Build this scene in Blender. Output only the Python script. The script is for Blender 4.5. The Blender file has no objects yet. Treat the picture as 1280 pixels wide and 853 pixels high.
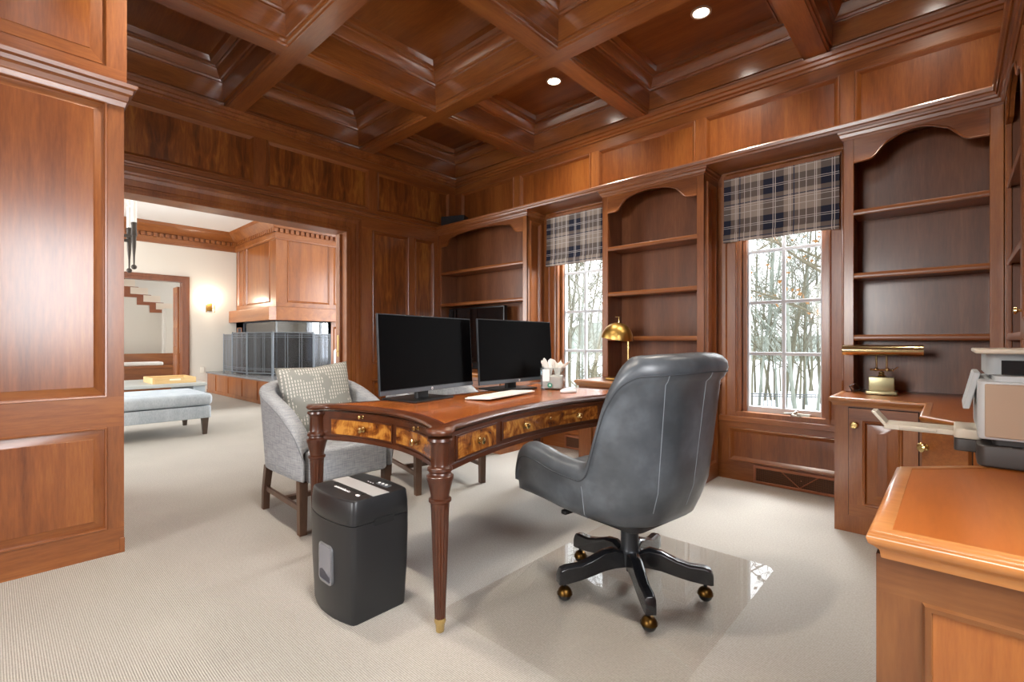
import bpy, bmesh, math, random
from mathutils import Vector, Matrix
SC = bpy.context.scene
COL = SC.collection
PI = math.pi
rnd = random.Random(7)

# ------------------------------------------------------------------ camera
cd = bpy.data.cameras.new('camera'); cam = bpy.data.objects.new('camera', cd); COL.objects.link(cam)
cam.location = (0, 0, 1.08); cam.rotation_euler = (PI/2, 0, math.radians(42.56))
cd.sensor_width = 36; cd.lens = 36*601/1280; cd.clip_start = 0.05; cd.clip_end = 300
SC.camera = cam
# ------------------------------------------------------------------ sky, sun, daylight, exposure
w = bpy.data.worlds.new('sky'); SC.world = w; w.use_nodes = True
bg = w.node_tree.nodes['Background']; bg.inputs[0].default_value = (0.93, 0.96, 1.0, 1); bg.inputs[1].default_value = 3.0
SC.view_settings.view_transform = 'Standard'; SC.view_settings.look = 'None'
SC.view_settings.gamma = 1; SC.view_settings.exposure = 0.70; SC.view_settings.use_curve_mapping = False
SC.cycles.max_bounces = 10; SC.cycles.diffuse_bounces = 5; SC.cycles.glossy_bounces = 4
SC.cycles.transparent_max_bounces = 12; SC.cycles.caustics_reflective = False; SC.cycles.caustics_refractive = False
SC.cycles.sample_clamp_indirect = 6.0

def light(name, kind, loc, rot, power, col=(1, 1, 1), **kw):
    l = bpy.data.lights.new(name, kind); l.energy = power; l.color = col
    for k, v in kw.items(): setattr(l, k, v)
    o = bpy.data.objects.new(name, l); COL.objects.link(o); o.location = loc; o.rotation_euler = rot
    return o
def look(o, d): o.rotation_euler = Vector(d).to_track_quat('-Z', 'Y').to_euler()
s = light('overcast_sun', 'SUN', (0, 12, 12), (0, 0, 0), 2.0, (0.96, 0.97, 1.0), angle=math.radians(70)); look(s, (-0.1, -1, -0.75))
for wx in (-2.70, -0.935):   # bright sky above the roman shades
    a = light('daylight_far', 'AREA', (wx, 5.0, 2.85), (0, 0, 0), 210, (0.97, 0.985, 1), shape='RECTANGLE', size=1.1, size_y=1.1); look(a, (0, -1, -0.62))
# daylight entering by the windows of the right wall and the living room; the lamp behind the camera is added
a = light('fill_near', 'AREA', (-1.55, -4.2, 1.9), (0, 0, 0), 150, (1, 0.98, 0.95), shape='RECTANGLE', size=1.5, size_y=1.5); look(a, (0, 1, -0.7))
a = light('daylight_right', 'AREA', (1.05, 0.47, 1.75), (0, 0, 0), 62, (0.97, 0.98, 1), shape='RECTANGLE', size=1.05, size_y=1.5); look(a, (-1, 0, -0.55))
a = light('daylight_living', 'AREA', (-8.0, -3.3, 1.7), (0, 0, 0), 215, (1, 0.99, 0.97), shape='RECTANGLE', size=4.0, size_y=2.4); look(a, (0.1, 1, 0))
a = light('daylight_living_right', 'AREA', (-7.0, 6.3, 1.7), (0, 0, 0), 105, (1, 0.99, 0.97), shape='RECTANGLE', size=3.0, size_y=2.2); look(a, (0, -1, 0))

# ------------------------------------------------------------------ helpers
def tag(o, label=None, cat=None, group=None, kind=None):
    if label: o['label'] = label
    if cat: o['category'] = cat
    if group: o['group'] = group
    if kind: o['kind'] = kind
    return o
def thing(name, label, cat, loc=(0, 0, 0), rz=0, group=None):
    o = bpy.data.objects.new(name, None); COL.objects.link(o); o.empty_display_size = 0.1
    o.location = loc; o.rotation_euler = (0, 0, rz)
    return tag(o, label, cat, group)
def obj(name, bm, mats, parent=None, bevel=0, seg=2, angle=35, subsurf=0, smooth=True):
    bmesh.ops.recalc_face_normals(bm, faces=bm.faces[:])
    me = bpy.data.meshes.new(name); bm.to_mesh(me); bm.free()
    if not isinstance(mats, (list, tuple)): mats = [mats]
    for m in mats: me.materials.append(m)
    if smooth:
        me.shade_smooth(); me.set_sharp_from_angle(angle=math.radians(angle))
    o = bpy.data.objects.new(name, me); COL.objects.link(o)
    if parent: o.parent = parent
    if bevel:
        b = o.modifiers.new('bevel', 'BEVEL'); b.width = bevel; b.segments = seg; b.limit_method = 'ANGLE'; b.angle_limit = math.radians(40)
        b.harden_normals = True
    if subsurf:
        m = o.modifiers.new('sub', 'SUBSURF'); m.levels = subsurf; m.render_levels = subsurf
    return o
def st(name, bm, mats, parent=None, **k):
    o = obj(name, bm, mats, parent, **k)
    o['kind'] = 'structure'
    return o
def new(): return bmesh.new()
def V(*a): return Vector(a)
def face(bm, pts, mat=0):
    f = bm.faces.new([bm.verts.new(p) for p in pts]); f.material_index = mat; return f
def box(bm, x0, y0, z0, x1, y1, z1, mat=0, M=None):
    P = [V(x, y, z) for z in (z0, z1) for x, y in ((x0, y0), (x1, y0), (x1, y1), (x0, y1))]
    if M is not None: P = [M @ p for p in P]
    vs = [bm.verts.new(p) for p in P]
    for idx in ((3, 2, 1, 0), (4, 5, 6, 7), (0, 1, 5, 4), (1, 2, 6, 5), (2, 3, 7, 6), (3, 0, 4, 7)):
        f = bm.faces.new([vs[i] for i in idx]); f.material_index = mat
def frame_axes(d):
    d = d.normalized(); u = d.cross(V(0, 0, 1))
    if u.length < 1e-4: u = V(1, 0, 0)
    u.normalize(); return u, u.cross(d)
def loft(bm, rings, mat=0, cap=True, closed=True):
    vs = [[bm.verts.new(p) for p in r] for r in rings]
    n = len(vs[0])
    for i in range(len(vs)-1):
        for j in range(n if closed else n-1):
            f = bm.faces.new((vs[i][j], vs[i][(j+1) % n], vs[i+1][(j+1) % n], vs[i+1][j])); f.material_index = mat
    if cap:
        for r in (vs[0][::-1], vs[-1]):
            try:
                f = bm.faces.new(r); f.material_index = mat
            except ValueError: pass
    return vs
def tube(bm, pts, r, n=10, mat=0, cap=True):
    pts = [Vector(p) for p in pts]; rs = r if isinstance(r, (list, tuple)) else [r]*len(pts)
    u0 = None; rings = []
    for i, p in enumerate(pts):
        d = (pts[min(i+1, len(pts)-1)] - pts[max(i-1, 0)])
        if u0 is None: u, v = frame_axes(d)
        else:
            d = d.normalized(); u = (u0 - d*u0.dot(d))
            if u.length < 1e-5: u, v = frame_axes(d)
            else: u.normalize(); v = u.cross(d)
        u0 = u
        rings.append([p + (u*math.cos(2*PI*k/n) + v*math.sin(2*PI*k/n))*rs[i] for k in range(n)])
    loft(bm, rings, mat, cap)
def lathe(bm, prof, c=(0, 0, 0), n=24, axis='Z', mat=0, M=None, flute=None):
    """prof: list of (r, h)"""
    c = Vector(c); rings = []
    for k, (r, h) in enumerate(prof):
        ring = []
        for j in range(n):
            t = 2*PI*j/n; rr = max(r, 1e-4)
            if flute: rr *= flute(k, t)
            p = V(rr*math.cos(t), rr*math.sin(t), h)
            if axis == 'X': p = V(p.z, p.x, p.y)
            if axis == 'Y': p = V(p.y, p.z, p.x)
            if M is not None: p = M @ p
            ring.append(c + p)
        rings.append(ring)
    loft(bm, rings, mat)
def sphere(bm, c, r, n=12, m=8, sx=1, sy=1, sz=1, mat=0, M=None):
    prof = [(r*math.sin(PI*i/m), -r*math.cos(PI*i/m)) for i in range(m+1)]
    S = Matrix.Diagonal((sx, sy, sz))
    lathe(bm, prof, c, n, mat=mat, M=(M @ S if M is not None else S))
def sweep(bm, pts, K, prof, closed=False, mat=0, cap=True):
    """profile points (a, b): a along T x K, b along K"""
    pts = [Vector(p) for p in pts]; K = Vector(K).normalized(); n = len(pts); rings = []
    for i in range(n):
        t1 = (pts[i]-pts[i-1]) if (i > 0 or closed) else None
        t2 = (pts[(i+1) % n]-pts[i]) if (i < n-1 or closed) else None
        s1 = t1.normalized().cross(K) if t1 is not None else None
        s2 = t2.normalized().cross(K) if t2 is not None else None
        if s1 is None: m = s2
        elif s2 is None: m = s1
        else:
            m = s1+s2; m = m/(m.dot(s1)) if m.length > 1e-6 else s1
        rings.append([pts[i] + m*a + K*b for a, b in prof])
    if closed: rings.append(rings[0])
    loft(bm, rings, mat, cap and not closed)
def prism(bm, outline, O, U, Vv, N, depth, mat=0):
    O, U, Vv, N = Vector(O), Vector(U), Vector(Vv), Vector(N)
    a = [O + U*x + Vv*y for x, y in outline]
    loft(bm, [a, [p + N*depth for p in a]], mat)
def rrect(w, d, r, n=5):
    """rounded rectangle outline centred at 0"""
    out = []
    for cx, cy, a0 in ((w/2-r, d/2-r, 0), (-w/2+r, d/2-r, 90), (-w/2+r, -d/2+r, 180), (w/2-r, -d/2+r, 270)):
        for k in range(n+1):
            t = math.radians(a0 + 90*k/n); out.append((cx + r*math.cos(t), cy + r*math.sin(t)))
    return out
def rbox(bm, c, w, d, h, r, n=5, er=0.0, mat=0, M=None):
    """upright box with rounded plan corners and rounded top/bottom edges, base centre c"""
    c = Vector(c); rings = []
    lv = [(er*(1-math.cos(t)), er*(1-math.sin(t))) for t in (0,)]
    steps = 4
    if er > 0:
        lvl = [(er*(1-math.sin(PI/2*k/steps)), er*(1-math.cos(PI/2*k/steps))) for k in range(steps+1)]
        lvl = [(i, z) for i, z in lvl] + [(i, h-z) for i, z in reversed(lvl)]
    else: lvl = [(0, 0), (0, h)]
    for ins, z in lvl:
        o = rrect(w-2*ins, d-2*ins, max(r-ins, 0.001), n)
        ring = [V(x, y, z) for x, y in o]
        if M is not None: ring = [M @ p for p in ring]
        rings.append([c + p for p in ring])
    loft(bm, rings, mat)
RAISED = [(0, 0), (0.006, 0.006), (0.012, 0.004), (0.018, -0.010), (0.022, -0.012), (0.065, -0.002), (0.067, 0.0)]
FLATP = [(0, 0), (0.003, 0.010), (0.009, 0.013), (0.015, 0.010), (0.026, -0.004), (0.034, -0.012), (0.036, -0.014)]
def paneled(bm, O, U, Vv, N, W, H, rects, prof=FLATP, holes=()):
    """stiles, rails and moulded panels; slots 0 upright grain, 1 level grain, 2 panel"""
    O, U, Vv, N = Vector(O), Vector(U), Vector(Vv), Vector(N)
    allr = list(rects)+list(holes)
    xs = sorted({0, W} | {min(max(r[i], 0), W) for r in allr for i in (0, 2)})
    ys = sorted({0, H} | {min(max(r[i], 0), H) for r in allr for i in (1, 3)})
    P = lambda u, v, n=0: O + U*u + Vv*v + N*n
    for i in range(len(xs)-1):
        for j in range(len(ys)-1):
            cu, cv = (xs[i]+xs[i+1])/2, (ys[j]+ys[j+1])/2
            if any(r[0] < cu < r[2] and r[1] < cv < r[3] for r in allr): continue
            m = 0 if any(r[1] < cv < r[3] for r in allr) else 1
            face(bm, [P(xs[i], ys[j]), P(xs[i+1], ys[j]), P(xs[i+1], ys[j+1]), P(xs[i], ys[j+1])], m)
    for (u0, v0, u1, v1) in rects:
        rings = [[P(u0+d, v0+d, n), P(u1-d, v0+d, n), P(u1-d, v1-d, n), P(u0+d, v1-d, n)] for d, n in prof]
        vs = [[bm.verts.new(p) for p in r] for r in rings]
        for a, b in zip(vs, vs[1:]):
            for j in range(4):
                f = bm.faces.new((a[j], a[(j+1) % 4], b[(j+1) % 4], b[j])); f.material_index = 1 if j % 2 == 0 else 0
        f = bm.faces.new(vs[-1]); f.material_index = 2
def dup(root, loc=None, rz=None):
    def cp(o, parent):
        c = o.copy(); COL.objects.link(c); c.parent = parent
        for ch in list(o.children): cp(ch, c)
        return c
    r = cp(root, None)
    if loc is not None: r.location = loc
    if rz is not None: r.rotation_euler = (0, 0, rz)
    return r
def text(name, body, size, loc, rot, mat, parent, ext=0.0004, align='CENTER'):
    c = bpy.data.curves.new(name, 'FONT'); c.body = body; c.size = size; c.extrude = ext; c.align_x = align; c.align_y = 'CENTER'
    c.materials.append(mat)
    tmp = bpy.data.objects.new(name, c); COL.objects.link(tmp); bpy.context.view_layer.update()
    me = bpy.data.meshes.new_from_object(tmp.evaluated_get(bpy.context.evaluated_depsgraph_get())); bpy.data.objects.remove(tmp)
    me.name = name; o = bpy.data.objects.new(name, me); COL.objects.link(o); o.location = loc; o.rotation_euler = rot; o.parent = parent
    return o

# ------------------------------------------------------------------ materials
def lin(h):
    h = h.lstrip('#'); out = []
    for i in (0, 2, 4):
        c = int(h[i:i+2], 16)/255; out.append(c/12.92 if c <= 0.04045 else ((c+0.055)/1.055)**2.4)
    return tuple(out)+(1,)
class NT:
    def __init__(s, name):
        s.m = bpy.data.materials.new(name); s.m.use_nodes = True; s.t = s.m.node_tree; s.b = s.t.nodes['Principled BSDF']
    def n(s, kind, **k):
        nd = s.t.nodes.new(kind)
        for a, v in k.items():
            if a.startswith('i_'): nd.inputs[a[2:].replace('_', ' ')].default_value = v
            else: setattr(nd, a, v)
        return nd
    def l(s, a, b): s.t.links.new(a, b)
    def coord(s, scale=(1, 1, 1)):
        c = s.n('ShaderNodeTexCoord'); mp = s.n('ShaderNodeMapping'); mp.inputs['Scale'].default_value = scale
        s.l(c.outputs['Object'], mp.inputs['Vector']); return mp.outputs[0]
    def ramp(s, fac, stops):
        r = s.n('ShaderNodeValToRGB'); e = r.color_ramp.elements
        while len(e) < len(stops): e.new(0.5)
        for q, (p, c) in zip(e, stops): q.position = p; q.color = c
        s.l(fac, r.inputs[0]); return r.outputs[0]
    def mix(s, a, b, fac, mode='MIX'):
        x = s.n('ShaderNodeMix', data_type='RGBA', blend_type=mode)
        for v, i in ((a, 6), (b, 7)):
            if hasattr(v, 'is_linked') or hasattr(v, 'links'): s.l(v, x.inputs[i])
            else: x.inputs[i].default_value = v
        if hasattr(fac, 'links'): s.l(fac, x.inputs[0])
        else: x.inputs[0].default_value = fac
        return x.outputs[2]
    def bump(s, h, strength=0.2, dist=0.002):
        b = s.n('ShaderNodeBump'); b.inputs['Strength'].default_value = strength; b.inputs['Distance'].default_value = dist
        s.l(h, b.inputs['Height']); s.l(b.outputs[0], s.b.inputs['Normal'])
def plain(name, col, rough=0.5, metal=0, coat=0, spec=0.5, **k):
    t = NT(name); b = t.b; b.inputs['Base Color'].default_value = lin(col) if isinstance(col, str) else col
    b.inputs['Roughness'].default_value = rough; b.inputs['Metallic'].default_value = metal
    b.inputs['Coat Weight'].default_value = coat; b.inputs['Specular IOR Level'].default_value = spec
    for q, v in k.items(): b.inputs[q.replace('_', ' ')].default_value = v
    return t.m
def wood(name, dark, mid, light_, axis='Z', rough=0.36, coat=0.4, scale=1.0, strips=0.0, fig=0.0, stripw=0.16, bump=0.04, cior=1.6):
    t = NT(name); s = {'X': (0.9, 9, 9), 'Y': (9, 0.9, 9), 'Z': (9, 9, 0.9)}[axis]
    s = tuple(q*scale for q in s)
    v = t.coord(s)
    n1 = t.n('ShaderNodeTexNoise'); n1.inputs['Scale'].default_value = 0.7; n1.inputs['Detail'].default_value = 5; n1.inputs['Roughness'].default_value = 0.6; n1.inputs['Distortion'].default_value = 0.6
    t.l(v, n1.inputs['Vector'])
    v2 = t.coord(tuple(q*7 for q in s))
    n2 = t.n('ShaderNodeTexNoise'); n2.inputs['Scale'].default_value = 1.6; n2.inputs['Detail'].default_value = 4; n2.inputs['Roughness'].default_value = 0.65
    t.l(v2, n2.inputs['Vector'])
    mx = t.n('ShaderNodeMath', operation='MULTIPLY_ADD'); mx.inputs[1].default_value = 0.35; t.l(n2.outputs[0], mx.inputs[0]); 
    m2 = t.n('ShaderNodeMath', operation='MULTIPLY'); m2.inputs[1].default_value = 0.70; t.l(n1.outputs[0], m2.inputs[0]); t.l(m2.outputs[0], mx.inputs[2])
    fac = mx.outputs[0]
    if strips or fig:
        c = t.n('ShaderNodeTexCoord'); sp = t.n('ShaderNodeSeparateXYZ'); t.l(c.outputs['Object'], sp.inputs[0])
        ad = t.n('ShaderNodeMath', operation='ADD'); t.l(sp.outputs[0], ad.inputs[0]); t.l(sp.outputs[1], ad.inputs[1])
        dv = t.n('ShaderNodeMath', operation='DIVIDE'); dv.inputs[1].default_value = stripw; t.l(ad.outputs[0], dv.inputs[0])
        fl = t.n('ShaderNodeMath', operation='FLOOR'); t.l(dv.outputs[0], fl.inputs[0])
        wn = t.n('ShaderNodeTexWhiteNoise', noise_dimensions='1D'); t.l(fl.outputs[0], wn.inputs['W'])
        sb = t.n('ShaderNodeMath', operation='MULTIPLY_ADD'); sb.inputs[1].default_value = strips; t.l(wn.outputs['Value'], sb.inputs[0])
        s3 = t.n('ShaderNodeMath', operation='SUBTRACT'); t.l(fac, s3.inputs[0]); s3.inputs[1].default_value = strips*0.5
        t.l(s3.outputs[0], sb.inputs[2]); fac = sb.outputs[0]
        if fig:   # bookmatched figure: mirrored waves inside each strip
            fr = t.n('ShaderNodeMath', operation='PINGPONG'); fr.inputs[1].default_value = 1.0; t.l(dv.outputs[0], fr.inputs[0])
            cb = t.n('ShaderNodeCombineXYZ'); t.l(fr.outputs[0], cb.inputs[0]); t.l(sp.outputs[2], cb.inputs[1])
            n3 = t.n('ShaderNodeTexNoise'); n3.inputs['Scale'].default_value = 2.6; n3.inputs['Detail'].default_value = 3; n3.inputs['Distortion'].default_value = 1.4
            t.l(cb.outputs[0], n3.inputs['Vector'])
            f2 = t.n('ShaderNodeMath', operation='MULTIPLY_ADD'); f2.inputs[1].default_value = fig
            s4 = t.n('ShaderNodeMath', operation='SUBTRACT'); t.l(fac, s4.inputs[0]); s4.inputs[1].default_value = fig*0.5
            t.l(n3.outputs[0], f2.inputs[0]); t.l(s4.outputs[0], f2.inputs[2]); fac = f2.outputs[0]
    col = t.ramp(fac, [(0.30, lin(dark)), (0.52, lin(mid)), (0.74, lin(light_))])
    t.l(col, t.b.inputs['Base Color'])
    t.b.inputs['Roughness'].default_value = rough; t.b.inputs['Coat Weight'].default_value = coat; t.b.inputs['Coat Roughness'].default_value = 0.2; t.b.inputs['Coat IOR'].default_value = cior
    t.bump(n2.outputs[0], bump, 0.001) if bump else None
    return t.m
CH = ('#673412', '#8b5024', '#a76831')
Wz = wood('cherry_wood_upright', *CH, axis='Z'); Wx = wood('cherry_wood_level_x', *CH, axis='X'); Wy = wood('cherry_wood_level_y', *CH, axis='Y')
WxC = wood('cherry_beam_level_x', *CH, axis='X', coat=1.0, cior=1.9, rough=0.3); WyC = wood('cherry_beam_level_y', *CH, axis='Y', coat=1.0, cior=1.9, rough=0.3)
Wp = wood('cherry_panel_plain', '#643110', '#884c20', '#a4652e', axis='Z', strips=0.10, rough=0.3)
Wf = wood('cherry_panel_figured', '#5a2f12', '#83491d', '#a86c2e', axis='Z', strips=0.16, fig=0.75, rough=0.3)
Wc = wood('cherry_ceiling_panel', '#612f0e', '#7d4418', '#965a26', axis='X', rough=0.3)
Wb = wood('cherry_shelf_back', '#5e3419', '#794728', '#905c38', axis='Z', strips=0.06, rough=0.4, coat=0.3)
Wt = wood('cherry_counter_top', '#874516', '#99531e', '#a86429', axis='Y', rough=0.3, coat=0.0, bump=0)
PANM = [Wz, Wy, Wp]; PANMX = [Wz, Wx, Wp]
plaster = plain('warm_white_plaster', '#ddd7cd', 0.8); whitec = plain('white_ceiling_paint', '#f1f0ee', 0.85)
def m_carpet():
    t = NT('beige_ribbed_carpet'); v = t.coord()
    wv = t.n('ShaderNodeTexWave', wave_type='BANDS', bands_direction='Y'); wv.inputs['Scale'].default_value = 46; wv.inputs['Distortion'].default_value = 0.4; wv.inputs['Detail'].default_value = 1
    t.l(v, wv.inputs['Vector'])
    n = t.n('ShaderNodeTexNoise'); n.inputs['Scale'].default_value = 120; n.inputs['Detail'].default_value = 3; t.l(v, n.inputs['Vector'])
    n2 = t.n('ShaderNodeTexNoise'); n2.inputs['Scale'].default_value = 1.6; n2.inputs['Detail'].default_value = 3; t.l(v, n2.inputs['Vector'])
    c1 = t.ramp(wv.outputs[0], [(0.0, lin('#938e86')), (0.6, lin('#bab5ad'))])
    c2 = t.ramp(n.outputs[0], [(0.3, lin('#98938c')), (0.7, lin('#c2beb7'))])
    c = t.mix(c1, c2, 0.35)
    c3 = t.ramp(n2.outputs[0], [(0.3, (0.92, 0.92, 0.92, 1)), (0.7, (1, 1, 1, 1))]); c = t.mix(c, c3, 1.0, 'MULTIPLY')
    t.l(c, t.b.inputs['Base Color']); t.b.inputs['Roughness'].default_value = 0.95; t.b.inputs['Specular IOR Level'].default_value = 0.15
    ad = t.n('ShaderNodeMath', operation='ADD'); t.l(wv.outputs[0], ad.inputs[0]); t.l(n.outputs[0], ad.inputs[1]); t.bump(ad.outputs[0], 0.45, 0.004)
    return t.m
carpet = m_carpet()
def m_glass(name, tint=(1, 1, 1, 1), refl=0.06, rough=0.0):
    t = NT(name); t.t.nodes.remove(t.b)
    out = t.t.nodes['Material Output']; tr = t.n('ShaderNodeBsdfTransparent'); tr.inputs[0].default_value = tint
    gl = t.n('ShaderNodeBsdfGlossy'); gl.inputs['Roughness'].default_value = rough
    lw = t.n('ShaderNodeLayerWeight'); lw.inputs[0].default_value = 0.5
    pw = t.n('ShaderNodeMath', operation='POWER'); pw.inputs[1].default_value = 5.0; t.l(lw.outputs['Facing'], pw.inputs[0])
    ma = t.n('ShaderNodeMath', operation='MULTIPLY_ADD'); ma.use_clamp = True; ma.inputs[1].default_value = 1.0 - refl; ma.inputs[2].default_value = refl; t.l(pw.outputs[0], ma.inputs[0])
    mx = t.n('ShaderNodeMixShader'); t.l(ma.outputs[0], mx.inputs[0]); t.l(tr.outputs[0], mx.inputs[1]); t.l(gl.outputs[0], mx.inputs[2]); t.l(mx.outputs[0], out.inputs[0])
    return t.m
pane = m_glass('window_glass', (0.97, 0.98, 0.98, 1), 0.008)
def emis(name, col, s):
    t = NT(name); t.b.inputs['Base Color'].default_value = col; t.b.inputs['Emission Color'].default_value = col; t.b.inputs['Emission Strength'].default_value = s; return t.m
brass = plain('polished_brass', '#d9bd80', 0.22, 1.0); brass_dk = plain('aged_brass', '#b58f4e', 0.32, 1.0)
black_metal = plain('black_iron', '#1c1a1a', 0.45, 0.3); black = plain('black_plastic', '#17181a', 0.4)
white_p = plain('white_plastic', '#e9e6df', 0.4); sash = plain('grey_white_sash_paint', '#c9cdd2', 0.45)
# ------------------------------------------------------------------ the room
XA, YB, XC, YN, ZB = -4.573, 3.94, 0.50, -3.6, 3.06
bm = new(); box(bm, -15.5, -3.8, -0.12, 0.72, 4.14, 0.0); box(bm, -15.5, 4.14, -0.12, XA, 6.4, 0.0); st('floor', bm, carpet)

# left wall with the wide cased opening
bm = new(); yo = YN
R = lambda y0, z0, y1, z1: (y0-yo, z0, y1-yo, z1)
paneled(bm, (XA, yo, 0), (0, 1, 0), (0, 0, 1), (1, 0, 0), YB-yo, ZB+0.02,
        [R(0.565, 2.474, 1.598, 2.90), R(1.699, 2.474, 2.732, 2.90), R(2.828, 2.474, 3.834, 2.90), R(-0.57, 2.474, 0.465, 2.90),
         R(2.77, 0.837, 3.241, 2.265), R(3.318, 0.837, 3.60, 2.265), R(2.77, 0.15, 3.241, 0.667), R(3.318, 0.15, 3.60, 0.667)],
        holes=[R(0.25, 0, 2.467, 2.193)])
o = st('wall_left', bm, [Wz, Wy, Wf])
bm = new()
casing = [(0, 0), (0, 0.018), (0.006, 0.022), (0.026, 0.022), (0.030, 0.016), (0.050, 0.016), (0.054, 0.024), (0.095, 0.026), (0.10, 0.032), (0.125, 0.040), (0.135, 0.052), (0.150, 0.054), (0.154, 0.046), (0.158, 0)]
sweep(bm, [(XA, 2.467, 0), (XA, 2.467, 2.193), (XA, 0.25, 2.193)], (1, 0, 0), casing)
st('trim_1', bm, Wz, angle=25)
bm = new()   # jamb lining of the opening
box(bm, XA-0.2, 2.467, 0, XA+0.002, 2.52, 2.25); box(bm, XA-0.2, 0.2, 2.193, XA+0.002, 2.52, 2.25); box(bm, XA-0.2, 0.2, 0, XA+0.002, 0.25, 2.25)
st('trim_2', bm, Wz)
d = obj('pocket_door', (lambda b: (box(b, XA-0.125, 2.44, 0.005, XA-0.075, 2.49, 2.18), b)[1])(new()), Wz, bevel=0.003)
tag(d, 'edge of the wooden pocket door slid into the right jamb of the wide opening', 'door')
bm = new(); box(bm, XA-0.113, 2.436, 0.92, XA-0.087, 2.442, 1.14); tube(bm, [(XA-0.1, 2.436, 0.97), (XA-0.1, 2.425, 0.97), (XA-0.1, 2.424, 0.99)], 0.004, 8)
tag(obj('edge_pull', bm, brass, d), 'brass edge pull')
# crown, bead line above the opening, ceiling bead on all walls
crown = [(0, -0.075), (0.012, -0.075), (0.014, -0.058), (0.028, -0.050), (0.032, -0.030), (0.046, -0.024), (0.05, 0), (0, 0)]
bm = new(); sweep(bm, [(-3.13, YN, ZB), (-3.13, 0.47, ZB), (XA, 0.47, ZB), (XA, YB, ZB), (XC, YB, ZB), (XC, YN, ZB)], (0, 0, 1), crown, cap=True); st('trim_3', bm, Wx, angle=20)
bead = [(0, -0.028), (0.018, -0.028), (0.022, -0.016), (0.03, -0.012), (0.034, 0.002), (0.02, 0.012), (0, 0.016)]
bm = new(); sweep(bm, [(XA, 0.47, 2.425), (XA, 3.64, 2.425)], (0, 0, 1), bead); st('trim_4', bm, Wy, angle=20)

# projecting panelled pier at the left of the opening
bm = new(); px = -3.13; py = 0.47
for (z0, z1, rects) in ((0.0, 2.345, [(-0.62, 0.797, 0.405, 2.283), (-0.62, 0.132, 0.405, 0.647), (-1.75, 0.797, -0.75, 2.283), (-1.75, 0.132, -0.75, 0.647)]),):
    paneled(bm, (px, YN, 0), (0, 1, 0), (0, 0, 1), (1, 0, 0), py-YN, 2.345, [(a-YN, b, c-YN, d_) for a, b, c, d_ in rects],
            prof=[(0, 0), (0.003, 0.005), (0.010, 0.004), (0.013, -0.012), (0.052, -0.004), (0.054, -0.002)])
paneled(bm, (px-0.004, YN, 2.345), (0, 1, 0), (0, 0, 1), (1, 0, 0), py+0.012-YN, ZB+0.02-2.345, [(-0.62-YN, 0.118, 0.402-YN, 0.64), (-1.75-YN, 0.118, -0.75-YN, 0.64)],
        prof=[(0, 0), (0.002, 0.003), (0.006, -0.012), (0.062, -0.004), (0.064, -0.002)])
face(bm, [(px, py, 0), (XA, py, 0), (XA, py, 2.345), (px, py, 2.345)], 0); face(bm, [(px-0.004, py+0.012, 2.345), (XA, py+0.012, 2.345), (XA, py+0.012, ZB+0.02), (px-0.004, py+0.012, ZB+0.02)], 0)
st('wall_left_pier', bm, [Wz, Wy, Wp])
pm = [(0, -0.11), (0.004, -0.11), (0.010, -0.085), (0.014, -0.08), (0.018, -0.055), (0.030, -0.045), (0.034, -0.026), (0.046, -0.018), (0.05, 0.0), (0.0, 0.012)]
bm = new(); sweep(bm, [(px, YN, 2.385), (px, py, 2.385), (XA, py, 2.385)], (0, 0, 1), pm); st('trim_5', bm, Wy, angle=20)
bm = new(); box(bm, px-0.02, 0.452, 0.0, px+0.003, py+0.003, 0.075); st('baseboard_left', bm, Wz, bevel=0.002)

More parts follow.
